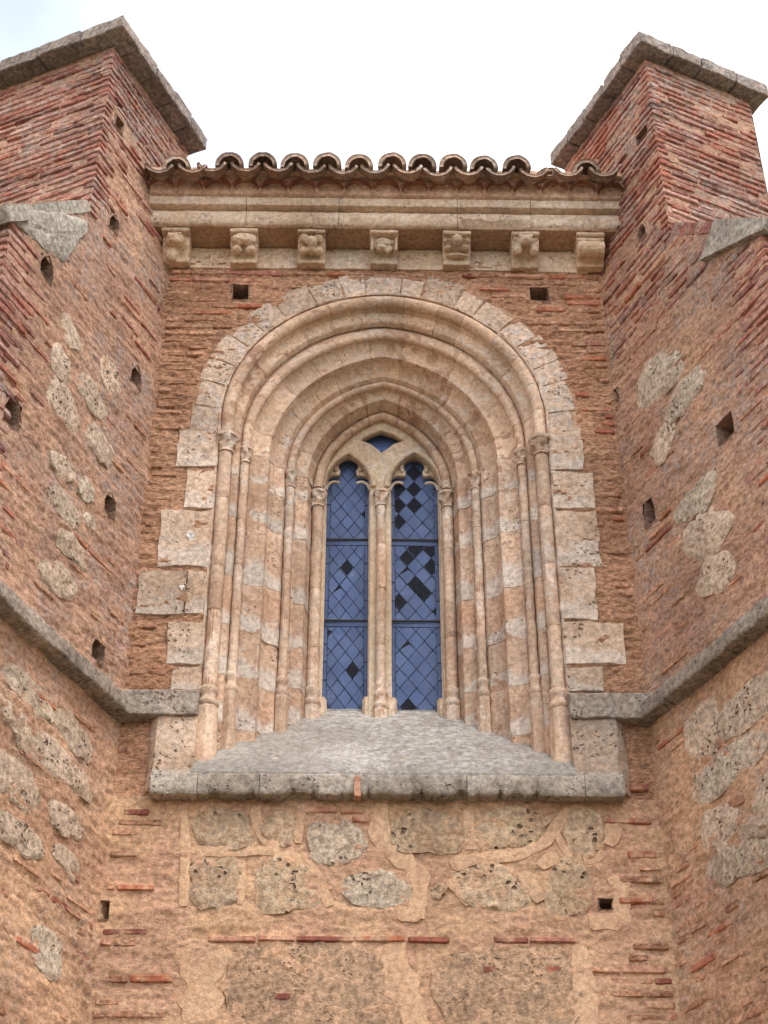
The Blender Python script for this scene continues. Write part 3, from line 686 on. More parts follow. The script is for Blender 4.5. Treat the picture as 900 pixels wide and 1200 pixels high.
# front layer of the tracery: sub-arches with open spandrels
fr_l = [(x, z) for x, z in outer]
zs2 = WZ(570, .66)
subs = []
for (x0, x1) in LX:
    xc = .5*(x0+x1); hw = .5*(x1-x0)+.008
    subs.append([(xc-hw, ZLB-.1)]+[(x, z) for x, z in parch(xc, hw, zs2, .15)][::-1]+[(xc+hw, ZLB-.1)])
dzz = WZ(520, .70)-WZ(520, .645)
dia2 = [(XC+(x-XC)*1.10, zdm+(z-zdm)*1.14-dzz*.9) for x, z in dia]
curve_plate('sub_arch_plate', [outer]+subs+[dia2], .645, .053, M['tracery'], win, .010)
mb = MB()
for (x0, x1) in LX:
    xc = .5*(x0+x1); hw = .5*(x1-x0)+.034
    mk('sub_arch_moulding', *tube([(x, .640, z) for x, z in parch(xc, hw, zs2-.02, .17, 16)], .020, 8), M['tracery'], win)
mb = MB()                                              # cusps framing the lobed heads
for (x0, x1) in LX:
    xc = .5*(x0+x1); hw = .5*(x1-x0); zc = WZ(548, .70)
    mk('cusp', *tube([(xc+.098*math.cos(a), .695, zc+.098*math.sin(a)) for a in np.linspace(-.45, math.pi+.45, 18)], .011, 6), M['tracery'], win)
    for q in (-1, 1):
        mk('cusp', *tube([(xc+q*(hw-.055+.06*math.cos(a)), .695, zs2-.01+.075*math.sin(a)) for a in np.linspace(0, 2.2, 8)], .011, 6), M['tracery'], win)
mb = MB(); mb.add(*rough_box((XC-.068, .665, ZLB-.1), (XC+.048, .744, zs2+.12), (1, 1, 8), .002, 9, .018)); mb.build('mullion_core', M['tracery'], win)
colonnette(XC-.010, .630, .034, WZ(812, .62), 6.92, WZ(592, .61), .13, 1.55)
for (a, b) in ((LX[0][0]-.05, LX[0][0]+.035), (LX[0][1]-.035, LX[1][0]+.035), (LX[1][1]-.035, LX[1][1]+.05)):
    mk('light_base', *rough_box((a, .66, ZLB-.12), (b, .745, WZ(818, .7)), (3, 2, 4), .004, 12, .012), M['tracery'], win)

# sloping sill
N_u, N_v = 110, 46; V = []; zlip = WZ(908, -.11)
for j in range(N_v):
    t = j/(N_v-1); Y = -.104+t*.854; zz = sill_z(Y) if Y > -.02 else float(np.interp(Y, [-.108, -.02], [zlip+.012, sill_z(-.02)+.008]))
    for i in range(N_u): V.append((XC-1.145+2.29*i/(N_u-1), Y, zz))
V = np.array(V)
V[:, 2] += .005*fbm(V*3.5, 4, .5)+.0025*fbm(V*24, 3)+.018*np.clip(.12-abs(V[:, 1]-.52), 0, .12)/.12*(vnoise(V*3) > -.6)
F = gridfaces(N_v, N_u); nn = len(V)
dn = .022+.22*np.clip((V[:, 1]+.08)/.12, 0, 1); V = np.concatenate([V, V-np.stack([0*dn, 0*dn, dn], 1)]); F2 = [tuple(x+nn for x in f[::-1]) for f in F]
per = list(range(N_u))+[j*N_u+N_u-1 for j in range(1, N_v)]+[(N_v-1)*N_u+i for i in range(N_u-2, -1, -1)]+[j*N_u for j in range(N_v-2, 0, -1)]
F = F+F2+[(a, b, b+nn, a+nn) for a, b in zip(per, per[1:]+per[:1])]
mk('sloping_sill', V, F, M['sill'], win)
# lip of the sill in separate stones
jx = [W(x, 925)[0] for x in (178, 233, 305, 418, 546, 683, 729)]
zt_, zb_ = WZ(908, -.11), WZ(931, -.11)
for i, (a, b) in enumerate(zip(jx[:-1], jx[1:])):
    nX = max(8, int((b-a)/.016)); pr = [(.03, sill_z(.03)-.002), (-.02, sill_z(-.02)-.002), (-.06, .5*(sill_z(-.02)+zt_)-.002), (-.100, zt_+.010), (-.108, zt_+.002), (-.112, zt_-.008), (-.113, zt_-.04), (-.112, zb_+.03), (-.109, zb_+.012), (-.102, zb_+.002), (-.085, zb_-.001), (-.03, zb_+.006), (.03, zb_+.014)]
    V = []
    for q in range(nX):
        x = a+.002+(b-a-.004)*q/(nX-1)
        er = max(0., float(fbm(np.array([[x*9+3, 0, 1.3]]), 4, .6)[0])+.0)*(.05 if i in (1, 2, 3, 4) else .012)
        for k, (y, z) in enumerate(pr):
            e = 1 if 7 <= k <= 11 else 0
            V.append((x, y+er*.6*(k in (7, 8, 9)), z+er*e*(1. if k >= 8 else .4)))
    V = np.array(V); V[:, 1] += .0035*fbm(V*20+i, 3); V[:, 2] += .003*fbm(V*20+i+50, 3)
    F = gridfaces(nX, len(pr), True); F.append(tuple(range(len(pr)))); F.append(tuple(range((nX-1)*len(pr), nX*len(pr))))
    mk('sill_stone', V, F, M['sill_lip'], win)
# upright end blocks of the label moulding
for sg, (x0, x1, xo) in ((-1, (182, 226, 174)), (1, (686, 724, 734))):
    a, b = W(x0, 880, -.05)[0], W(x1, 880, -.05)[0]; zlo, zhi = zt_-.03, WZ(842, -.05)
    if sg < 0: b = XC-1.135
    else: a = XC+1.135
    xo_ = W(xo, 880, 0)[0]; xi_ = b if sg < 0 else a; xf_ = a if sg < 0 else b
    sec = [(xi_, .05), (xi_, -.071), (xi_-sg*-.004, -.075)]+[(xi_+(xf_-xi_)*t, -.075) for t in (.2, .4, .6, .8, .98)]+[(xf_, -.074), (xf_+(xo_-xf_)*.05, -.070), (xf_+(xo_-xf_)*.5, -.04), (xo_, -.004), (xo_, .05)]
    V = []; bd = []
    for k in range(15):
        t = (0, .01, *np.linspace(.06, .94, 11), .99, 1)[k]
        for (x, y) in sec: V.append((x, y+(.004 if k in (0, 14) else 0), zlo-.045*abs((x-xi_)/(xo_-xi_))*(1-t)+(zhi-zlo)*t)); bd.append(.3+.7*t)
    V = np.array(V); V += .004*np.stack([fbm(V*10, 3), fbm(V*12+9, 3), .5*fbm(V*9+19, 3)], 1)
    F = gridfaces(15, len(sec), True); F += [tuple(range(len(sec))), tuple(range(14*len(sec), 15*len(sec)))]
    mk('label_block', V, F, M['ashlar'], win, attr=bd)
    # short level string from the corner to the block
    c0 = XL-.03 if sg < 0 else XR+.05; c2 = xi_
    zs_t, zs_b = WZ(813, -.02), WZ(840, -.09)
    lo, hi = min(c0, c2), max(c0, c2)
    def fr_(x, y, z): return (x, y, z-.05*max(0, -y-.02)/.1*(z > (zs_t+zs_b)/2))
    V, F = rough_box((lo, -.096, zs_b+.004), (hi, .05, zs_t+.012), (26, 5, 6), .006, 12, .004, fr_, 9*sg)
    mk('label_string', V, F, M['string'], win)

# ------------------------------------------------------------------ leaded lights
def clip_poly(P, x0, x1, z0, z1):
    for ax, lim, sgn in ((0, x0, 1), (0, x1, -1), (1, z0, 1), (1, z1, -1)):
        O = []
        for i in range(len(P)):
            a, b = P[i-1], P[i]; da, db = sgn*(a[ax]-lim), sgn*(b[ax]-lim)
            if (da >= 0) != (db >= 0):
                t = da/(da-db); O.append((a[0]+t*(b[0]-a[0]), a[1]+t*(b[1]-a[1])))
            if db >= 0: O.append(b)
        P = O
        if len(P) < 3: return []
    return P
def leaded(x0, x1, zb, zt, label, broken, bars, pw, ph, GY=.752, dxo=0., seed=1, border=.042):
    r = random.Random(seed)
    t = thing('leaded_light', (.5*(x0+x1), GY, zb), label, 'stained glass', 'leaded window lights')
    polys = []
    zones = [zb]+bars+[zt]
    ix0, ix1 = x0+border, x1-border
    for za, zc in zip(zones[:-1], zones[1:]):
        za2, zc2 = za+.012, zc-.012-.035
        polys.append([(x0, zc2), (x1, zc2), (x1, zc-.012), (x0, zc-.012)])
        n = max(2, int((zc2-za2)/.13))
        for k in range(n):
            a, b = za2+(zc2-za2)*k/n, za2+(zc2-za2)*(k+1)/n
            polys.append([(x0, a), (ix0, a), (ix0, b), (x0, b)]); polys.append([(ix1, a), (x1, a), (x1, b), (ix1, b)])
        xm = .5*(x0+x1)+dxo; rows = int((zc2-za2)/ph)+3
        for k in range(-1, 2*rows):
            for j in range(-3, 4):
                cx = xm+(j+.5*(k % 2))*pw; cz = za2+k*ph/2
                q = clip_poly([(cx, cz-ph/2), (cx+pw/2, cz), (cx, cz+ph/2), (cx-pw/2, cz)], ix0, ix1, za2, zc2)
                if len(q) >= 3:
                    A = .5*abs(sum(q[i-1][0]*q[i][1]-q[i][0]*q[i-1][1] for i in range(len(q))))
                    if A > .0003: polys.append(q)
    cen = [(sum(p[0] for p in q)/len(q), sum(p[1] for p in q)/len(q)) for q in polys]
    gone = set()
    for (px, py) in broken:
        p = W(px, py, GY)
        d = [(c[0]-p[0])**2+(c[1]-p[2])**2 for c in cen]; gone.add(int(np.argmin(d)))
    came = MB()
    for i, q in enumerate(polys):
        n = len(q); c = cen[i]
        for a, b in zip(q, q[1:]+q[:1]):
            if i in gone and r.random() < .35: continue
            dx, dz = b[0]-a[0], b[1]-a[1]; L = math.hypot(dx, dz)
            if L < .004: continue
            nx, nz_ = -dz/L*.0014, dx/L*.0014; jy = GY-.0035
            came.add([(a[0]+nx, jy, a[1]+nz_), (b[0]+nx, jy, b[1]+nz_), (b[0]-nx, jy, b[1]-nz_), (a[0]-nx, jy, a[1]-nz_),
                      (a[0]+nx, jy+.009, a[1]+nz_), (b[0]+nx, jy+.009, b[1]+nz_), (b[0]-nx, jy+.009, b[1]-nz_), (a[0]-nx, jy+.009, a[1]-nz_)],
                     [(0, 1, 2, 3), (0, 4, 5, 1), (3, 2, 6, 7)])
        if i in gone: continue
        tx, tz = r.uniform(-.05, .05), r.uniform(-.05, .05)
        q2 = q
        if r.random() < .06 and n == 4:                   # a pane with a lost corner
            q2 = [q[0], q[1], (q[2][0]*.6+c[0]*.4+.01, q[2][1]*.6+c[1]*.4), q[3]]
        Y_ = [GY+tx*(p[0]-c[0])+tz*(p[1]-c[1]) for p in q2]
        V = [(p[0], y, p[1]) for p, y in zip(q2, Y_)]+[(p[0], y+.004, p[1]) for p, y in zip(q2, Y_)]; n = len(q2)
        mk('pane', V, [tuple(range(n)), tuple(range(2*n-1, n-1, -1))]+[(k, (k+1) % n, (k+1) % n+n, k+n) for k in range(n)], M['glass'], t, False)
    came.build('lead_cames', M['lead'], t, False)['kind'] = 'stuff'
    for zz in bars: mk('saddle_bar', *rough_box((x0-.01, GY-.020, zz-.0035), (x1+.01, GY-.010, zz+.0035), (1, 1, 1), 0, chamf=.001), M['iron'], t, False)
    fr = MB()
    for lo, hi in (((x0-.012, GY-.015, zb-.01), (x0+.006, GY+.012, zt)), ((x1-.006, GY-.015, zb-.01), (x1+.012, GY+.012, zt)), ((x0+.006, GY-.014, zb-.010), (x1-.006, GY+.011, zb+.006))): fr.add(*rough_box(lo, hi, (1, 1, 1), 0, chamf=.002))
    fr.build('frame', M['iron'], t, False)
    wm = MB(); k = x0+.006
    def strip(a, b, wd, axis):
        if axis == 0: wm.add([(a-wd, GY-.032, zb), (a+wd, GY-.032, zb), (a+wd, GY-.032, zt), (a-wd, GY-.032, zt)], [(0, 1, 2, 3)])
        else: wm.add([(x0, GY-.0325, a-wd), (x1, GY-.0325, a-wd), (x1, GY-.0325, a+wd), (x0, GY-.0325, a+wd)], [(0, 1, 2, 3)])
    while k < x1: strip(k, 0, .0007, 0); k += .0145
    k = zb
    while k < zt: strip(k, 0, .0006, 1); k += .0145
    o = wm.build('wire_mesh', M['wire'], t, False); o['kind'] = 'stuff'
    return t
bars = [WZ(727, .74), WZ(632, .74)]
leaded(LX[0][0]-.015, LX[0][1]+.015, ZLB-.02, WZ(532, .78), 'left blue leaded glass light with a few missing panes, beside the mullion', [(421, 601), (406, 669), (387, 742), (414, 781)], bars, .10, .145, seed=3)
leaded(LX[1][0]-.015, LX[1][1]+.015, ZLB-.02, WZ(532, .78), 'right blue leaded glass light with many broken black diamond panes', [(482, 551), (463, 575), (470, 584), (485, 578), (474, 591), (484, 598), (475, 611), (485, 643), (498, 641), (476, 654), (497, 647), (508, 668), (500, 668), (496, 684), (488, 694), (477, 704), (511, 716), (478, 829)], bars, .115, .150, seed=8)
sp = thing('spandrel_light', (XC, .752, zdb), 'small blue diamond shaped glass light at the head of the window tracery', 'stained glass')
for q in range(2):
    for k in range(2):
        cx = XC+(-.08 if q == 0 else .08); zz = zdm+(.04 if k else -.04)
        V, F = rough_box((XC-.165+q*.166, .752, zdb-.02+k*.115), (XC-.002+q*.166, .756, zdb+.092+k*.125), (1, 1, 1), 0, chamf=0); mk('pane', V, F, M['glass'], sp, False)
mb = MB()
for pts in ([(XC-.16, zdm), (XC, zdt+.01), (XC+.16, zdm)], [(XC-.09, zdm-.01), (XC, zdt-.05), (XC+.09, zdm-.01)], [(XC-.09, zdm-.01), (XC, zdb), (XC+.09, zdm-.01)], [(XC, zdb), (XC, zdt)]):
    mb.add(*tube([(x, .750, z) for x, z in pts], .004, 5))
mb.build('lead_cames', M['lead'], sp)

# ------------------------------------------------------------------ corbel table and corbels
ZS = 10.735                                              # soffit level
crn = thing('cornice', (0, 0, ZS), 'moulded pale stone cornice running between the buttresses above the corbels', 'cornice')
PR = [(.02, ZS+.004), (-.10, ZS+.003), (-.226, ZS+.002), (-.236, ZS+.004), (-.246, ZS+.012), (-.258, ZS+.032), (-.266, ZS+.060), (-.266, ZS+.090), (-.258, ZS+.118), (-.248, ZS+.132), (-.238, ZS+.140), (-.238, ZS+.148), (-.292, ZS+.150), (-.300, ZS+.153), (-.303, ZS+.160), (-.304, ZS+.195), (-.304, ZS+.226), (-.298, ZS+.234), (-.20, ZS+.235), (.02, ZS+.235)]
jx = [-1.90, W(288, 255, -.27)[0], W(397, 255, -.27)[0], W(536, 255, -.27)[0], W(622, 255, -.27)[0], 1.92]
for i, (a, b) in enumerate(zip(jx[:-1], jx[1:])):
    nX = int((b-a)/.02); V = []
    for q in range(nX):
        x = a+.002+(b-a-.004)*q/(nX-1)
        er = max(0., float(fbm(np.array([[x*6, 2.2, i*3.]]), 3)[0]))*.02
        cut = .05 if (i == 3 and x < W(536, 255, -.27)[0]+.5 and q > 1) else 0.
        for k, (y, z) in enumerate(PR):
            yy, zz = y, z
            if 2 <= k <= 7: yy += er+cut*(.6 if k < 6 else 0); zz += er*.5*(k < 5)
            V.append((x, yy, zz))
    V = np.array(V); V[:, 1] += .004*fbm(V*15+i, 3); V[:, 2] += .003*fbm(V*15+i+30, 3)
    n = len(PR); F = gridfaces(nX, n, True); F.append(tuple(range(n))); F.append(tuple(range((nX-1)*n, nX*n)))
    mk('cornice_stone', V, F, M['cornice'], crn)
cxs = [W(x, 293, -.1)[0] for x in (206, 286, 365, 450, 535, 615, 691)]
zlo = WZ(317)
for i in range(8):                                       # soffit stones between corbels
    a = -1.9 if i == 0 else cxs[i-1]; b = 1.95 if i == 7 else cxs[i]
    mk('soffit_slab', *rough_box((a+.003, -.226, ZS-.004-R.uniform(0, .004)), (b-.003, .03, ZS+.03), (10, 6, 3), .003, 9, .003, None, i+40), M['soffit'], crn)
for i in range(8):                                       # plain frieze slabs between corbels
    a = -1.9 if i == 0 else cxs[i-1]; b = 1.95 if i == 7 else cxs[i]
    mk('frieze_slab', *rough_box((a+.003, -.004-R.uniform(0, .008), zlo+R.uniform(-.012, .012)), (b-.003, .05, ZS-.008), (12, 1, 6), .004, 9, .005, None, i), M['cornice'], crn)
def corbel(i, x, label, kind):
    c = thing('corbel', (x, 0, zlo), label, 'corbel', 'carved corbels under the cornice')
    hw = .102; top = ZS-.006; H = top-zlo
    # S-shaped block, extruded in x
    if kind == 'roll': pts = [(0, 0), (-.07, .0), (-.075, .03), (-.10, .04), (-.16, .055), (-.185, .09), (-.185, .12), (-.17, .145), (-.178, .15), (-.178, .178), (-.170, .182), (-.185, .19), (-.185, .215), (-.178, .22), (-.2, .225), (-.2, H), (0, H)]
    elif kind == 'lion': pts = [(0, 0), (-.05, 0), (-.06, .03), (-.09, .07), (-.14, .11), (-.16, .15), (-.165, .19), (-.165, .203), (-.19, .207), (-.19, .228), (-.205, .232), (-.205, H), (0, H)]
    else: pts = [(0, 0), (-.07, 0), (-.075, .028), (-.066, .034), (-.07, .06), (-.095, .09), (-.125, .12), (-.145, .16), (-.15, .195), (-.15, .203), (-.185, .207), (-.19, .228), (-.205, .232), (-.205, H), (0, H)]
    V = []; nX = 9
    for q in range(nX):
        xx = x-hw+2*hw*q/(nX-1); e = .006 if q in (0, nX-1) else 0
        for (y, z) in pts: V.append((xx, y+e*(y < 0), zlo+z))
    V = np.array(V); V += .0035*np.stack([fbm(V*14+i, 3), fbm(V*14+i+5, 3), fbm(V*14+i+9, 3)*.6], 1)
    n = len(pts); F = gridfaces(nX, n, True); F.append(tuple(range(n))); F.append(tuple(range((nX-1)*n, nX*n)))
    mb = MB(); mb.add([tuple(v) for v in V], F)
    def E(cx, y, z, rx, ry, rz, nz=.004): mb.add(*ell((x+cx, y, zlo+z), (rx, ry, rz), 14, 9, nz, 30))
    if kind == 'face':
        E(-.005, -.15, .145, .075, .06, .065); E(-.005, -.205, .125, .028, .025, .025); E(-.04, -.19, .16, .02, .02, .016); E(.03, -.19, .16, .02, .02, .016); E(-.005, -.185, .10, .045, .035, .02)
        E(-.005, -.14, .195, .085, .05, .02); E(-.03, -.09, .06, .05, .045, .07)
    elif kind == 'rolls':
        E(0, -.15, .17, .1, .05, .035, .008); E(-.04, -.16, .14, .05, .05, .045, .008); E(.045, -.155, .14, .05, .045, .045, .008); E(-.05, -.12, .075, .045, .04, .028, .005); E(.05, -.12, .075, .045, .04, .028, .005); E(0, -.17, .12, .095, .03, .016, .006)
    elif kind == 'mask':
        E(-.05, -.155, .165, .045, .045, .035, .006); E(.05, -.155, .16, .045, .045, .03, .006); E(0, -.165, .12, .04, .05, .05, .006); E(-.055, -.12, .075, .035, .035, .035); E(.055, -.12, .075, .035, .035, .035); E(0, -.13, .065, .03, .04, .018)
    elif kind == 'panel':
        E(0, -.14, .15, .065, .035, .04, .012); E(-.02, -.13, .10, .05, .035, .03, .012); E(.035, -.13, .09, .03, .03, .03, .01); E(0, -.145, .125, .055, .03, .012, .008)
        for q in (-1, 1): mb.add(*rough_box((x+q*.09-.011, -.172, zlo+.05), (x+q*.09+.011, -.10, zlo+.2), (1, 2, 5), .003, 20, .003))
    elif kind == 'ram':
        E(0, -.16, .165, .052, .05, .038); E(0, -.19, .135, .036, .05, .042); E(0, -.215, .112, .026, .022, .02)
        for q in (-1, 1): E(q*.075, -.15, .178, .032, .022, .016); E(q*.088, -.155, .165, .012, .02, .022); E(q*.03, -.195, .168, .012, .012, .01); E(q*.06, -.13, .11, .035, .03, .016)
        E(0, -.10, .06, .09, .03, .014)
    elif kind == 'lion':
        E(0, -.17, .15, .068, .055, .05); E(0, -.205, .115, .04, .045, .032); E(0, -.235, .112, .02, .018, .016)
        for q in (-1, 1): E(q*.075, -.165, .185, .022, .02, .026); E(q*.036, -.215, .158, .015, .012, .012); E(q*.06, -.14, .09, .04, .04, .05); E(q*.038, -.212, .175, .024, .014, .008)
        mb.add([(x-.10, -.05, zlo+.015), (x, -.12, zlo+.085), (x+.10, -.05, zlo+.015), (x+.10, -.02, zlo+.015), (x, -.05, zlo+.12), (x-.10, -.02, zlo+.015)], [(0, 1, 4, 5), (1, 2, 3, 4), (0, 5, 4, 1)])
    elif kind == 'roll':
        mb.add(*tube([(x-.095, -.155, zlo+.085), (x-.03, -.158, zlo+.085), (x+.03, -.158, zlo+.085), (x+.095, -.155, zlo+.085)], .062, 14))
        mb.add(*tube([(x-.1, -.175, zlo+.168), (x+.02, -.178, zlo+.166), (x+.1, -.175, zlo+.168)], .016, 8))
    o = mb.build('carved_block', M['corbel'], c)
    md = o.modifiers.new('fuse', 'REMESH'); md.mode = 'VOXEL'; md.voxel_size = .0055
    md = o.modifiers.new('wear', 'SMOOTH'); md.iterations = 3; md.factor = .5
    me = bpy.data.meshes.new_from_object(o.evaluated_get(bpy.context.evaluated_depsgraph_get())); o.modifiers.clear(); o.data = me
    co = np.empty(len(me.vertices)*3); me.vertices.foreach_get('co', co); co = co.reshape(-1, 3)
    co += .0035*np.stack([fbm(co*32+i, 3), fbm(co*32+i+5, 3), fbm(co*32+i+9, 3)], 1); me.vertices.foreach_set('co', co.ravel()); me.polygons.foreach_set('use_smooth', [True]*len(me.polygons)); me.update()
    mk('abacus', *rough_box((x-hw-.004, -.212, zlo+H-.030), (x+hw+.004, .0, zlo+H+.003), (10, 6, 3), .003, 12, .004, None, i), M['corbel'], c)
for i, (kind, lab) in enumerate((('face', 'corbel carved with a round human face, against the left buttress'), ('rolls', 'corbel with lumpy eroded stacked mouths, second from the left'), ('mask', 'corbel with an eroded brow mask above two hollows, third from the left'),
        ('panel', 'middle corbel with a framed worn relief panel above the arch crown'), ('ram', 'corbel carved with a small ram head and spread ears'), ('lion', 'corbel carved with a bear-like beast head and round eyes'), ('roll', 'corbel of stacked barrel rolls against the right buttress'))):
    corbel(i, cxs[i], lab, kind)

# ------------------------------------------------------------------ tiled roof
roof = thing('tiled_roof', (0, -.4, 10.97), 'clay barrel tile roof edge with a scalloped row of eave tiles', 'roof')
def tile_mesh(name, r0, r1, L, th, arc, down, mat, seed):
    V = []; n = 12; m_ = 5; rr = random.Random(seed)
    for shell in (0, 1):
        for i in range(m_):
            t = i/(m_-1); r = r0+(r1-r0)*t-(th if shell else 0)
            for j in range(n+1):
                a = -arc/2+arc*j/n; x = r*math.sin(a); z = r*math.cos(a)-r0
                jit = .004*math.sin(j*2.3+seed)*(i == 0)
                V.append((x, t*L+jit+(rr.uniform(-.006, .006) if i == 0 else 0), -z if down else z))
    k = m_*(n+1); F = gridfaces(m_, n+1)+[tuple(x+k for x in f[::-1]) for f in gridfaces(m_, n+1)]
    for j in range(n): F.append((j, j+1, j+1+k, j+k)); b = (m_-1)*(n+1); F.append((b+j, b+j+1, b+j+1+k, b+j+k))
    for i in range(m_-1):
        for e in (0, n): F.append((i*(n+1)+e, (i+1)*(n+1)+e, (i+1)*(n+1)+e+k, i*(n+1)+e+k))
    me = bpy.data.meshes.new(name); me.from_pydata(V, [], F); me.polygons.foreach_set('use_smooth', [True]*len(F)); me.materials.append(mat); me.update(); return me
CT = [tile_mesh('cover_tile', .108, .090, .50, .032, math.radians(182), False, M['tile'], i) for i in range(3)]
GT = [tile_mesh('channel_tile', .128, .140, .46, .022, math.radians(122), True, M['tile'], i+5) for i in range(3)]
ET = [tile_mesh('eave_tile', .112, .112, .40, .016, math.radians(150), False, M['eave_tile'], i+9) for i in range(3)]
SL = math.radians(24); y0, z0_ = -.50, WZ(184, -.5)
tx = [W(x, 195, -.5)[0] for x in (206, 268, 307, 345, 383, 421, 459, 496, 531, 568, 606, 646, 686)]
for row in range(6):
    for i, x in enumerate(tx):
        yy = y0-.03+row*.36*math.cos(SL)+R.uniform(-.015, .015); zz = z0_+.012+row*.36*math.sin(SL)
        if row == 0 and i == 11: yy += .10
        if i in (0, 12): zz -= .03
        link('cover_tile', CT[R.randrange(3)], None, roof, Matrix.Translation((x+R.uniform(-.006, .006), yy, zz+R.uniform(-.008, .008))) @ Matrix.Rotation(R.uniform(-.03, .03), 4, 'Z') @ Matrix.Rotation(SL*.92, 4, 'X') @ Matrix.Rotation(R.uniform(-.05, .05), 4, 'Y'))
    cx_ = [tx[0]-.13]+[.5*(a+b) for a, b in zip(tx[:-1], tx[1:])]+[tx[-1]+.13]
    cx_[1] = tx[0]+.12; cx_.insert(2, tx[1]-.125)
    for i, x in enumerate(cx_):
        if row == 0 and i == 1: dz = -.02
        else: dz = 0
        yy = y0+.02+row*.36*math.cos(SL)+R.uniform(-.015, .015); zz = z0_-.165+dz+row*.36*math.sin(SL)
        link('channel_tile', GT[R.randrange(3)], None, roof, Matrix.Translation((x, yy, zz+R.uniform(-.006, .006))) @ Matrix.Rotation(SL*.92, 4, 'X') @ Matrix.Rotation(R.uniform(-.06, .06), 4, 'Y'))
x = -1.66; pit = W(346, 215, -.38)[0]-W(313, 215, -.38)[0]
ze = WZ(208, -.38)
while x < 1.78:
    link('eave_tile', ET[R.randrange(3)], None, roof, Matrix.Translation((x, -.382+R.uniform(-.008, .008), ze+R.uniform(-.004, .004))) @ Matrix.Rotation(R.uniform(-.03, .03), 4, 'Y'))
    x += pit
V = []; zb0, zb1 = ZS+.232, ze+.10; xs = np.arange(-1.75, 1.81, .011); zs_ = np.linspace(zb0, zb1, 22)
exs = np.arange(-1.66, 1.78, pit)
for z in zs_:
    for x in xs:
        dx = x-exs[np.argmin(abs(exs-x))]; rr = math.hypot(dx, z-(ze-.112))
        V.append((x, (-.322-.045*min(1, max(0, (rr-.096)/.012))) if z > zb0+.001 else -.24, z))
V = np.array(V); V[:, 1] += .006*fbm(V*14, 4)
np_mesh('bedding_mortar', V, gridfaces(len(zs_), len(xs)), M['bedding'], roof)
mk('mortar_fillet', *rough_box((-1.75, -.415, ze+.002), (1.80, .1, z0_-.075), (120, 5, 5), .006, 10, .01, None, 3), M['bedding'], roof)
V = [(-1.8, -.36, ze+.05), (1.8, -.36, ze+.05), (2.4, 4.2, ze+2.05), (-2.4, 4.2, ze+2.05), (-1.8, -.36, ze-.02), (1.8, -.36, ze-.02), (2.4, 4.2, 10.9), (-2.4, 4.2, 10.9)]
mk('light_blocking_deck', V, [(0, 1, 2, 3), (4, 5, 6, 7), (0, 1, 5, 4), (1, 2, 6, 5), (2, 3, 7, 6), (3, 0, 4, 7)], M['eave_tile'], roof, False)  # unseen deck added beneath the tiles to block light

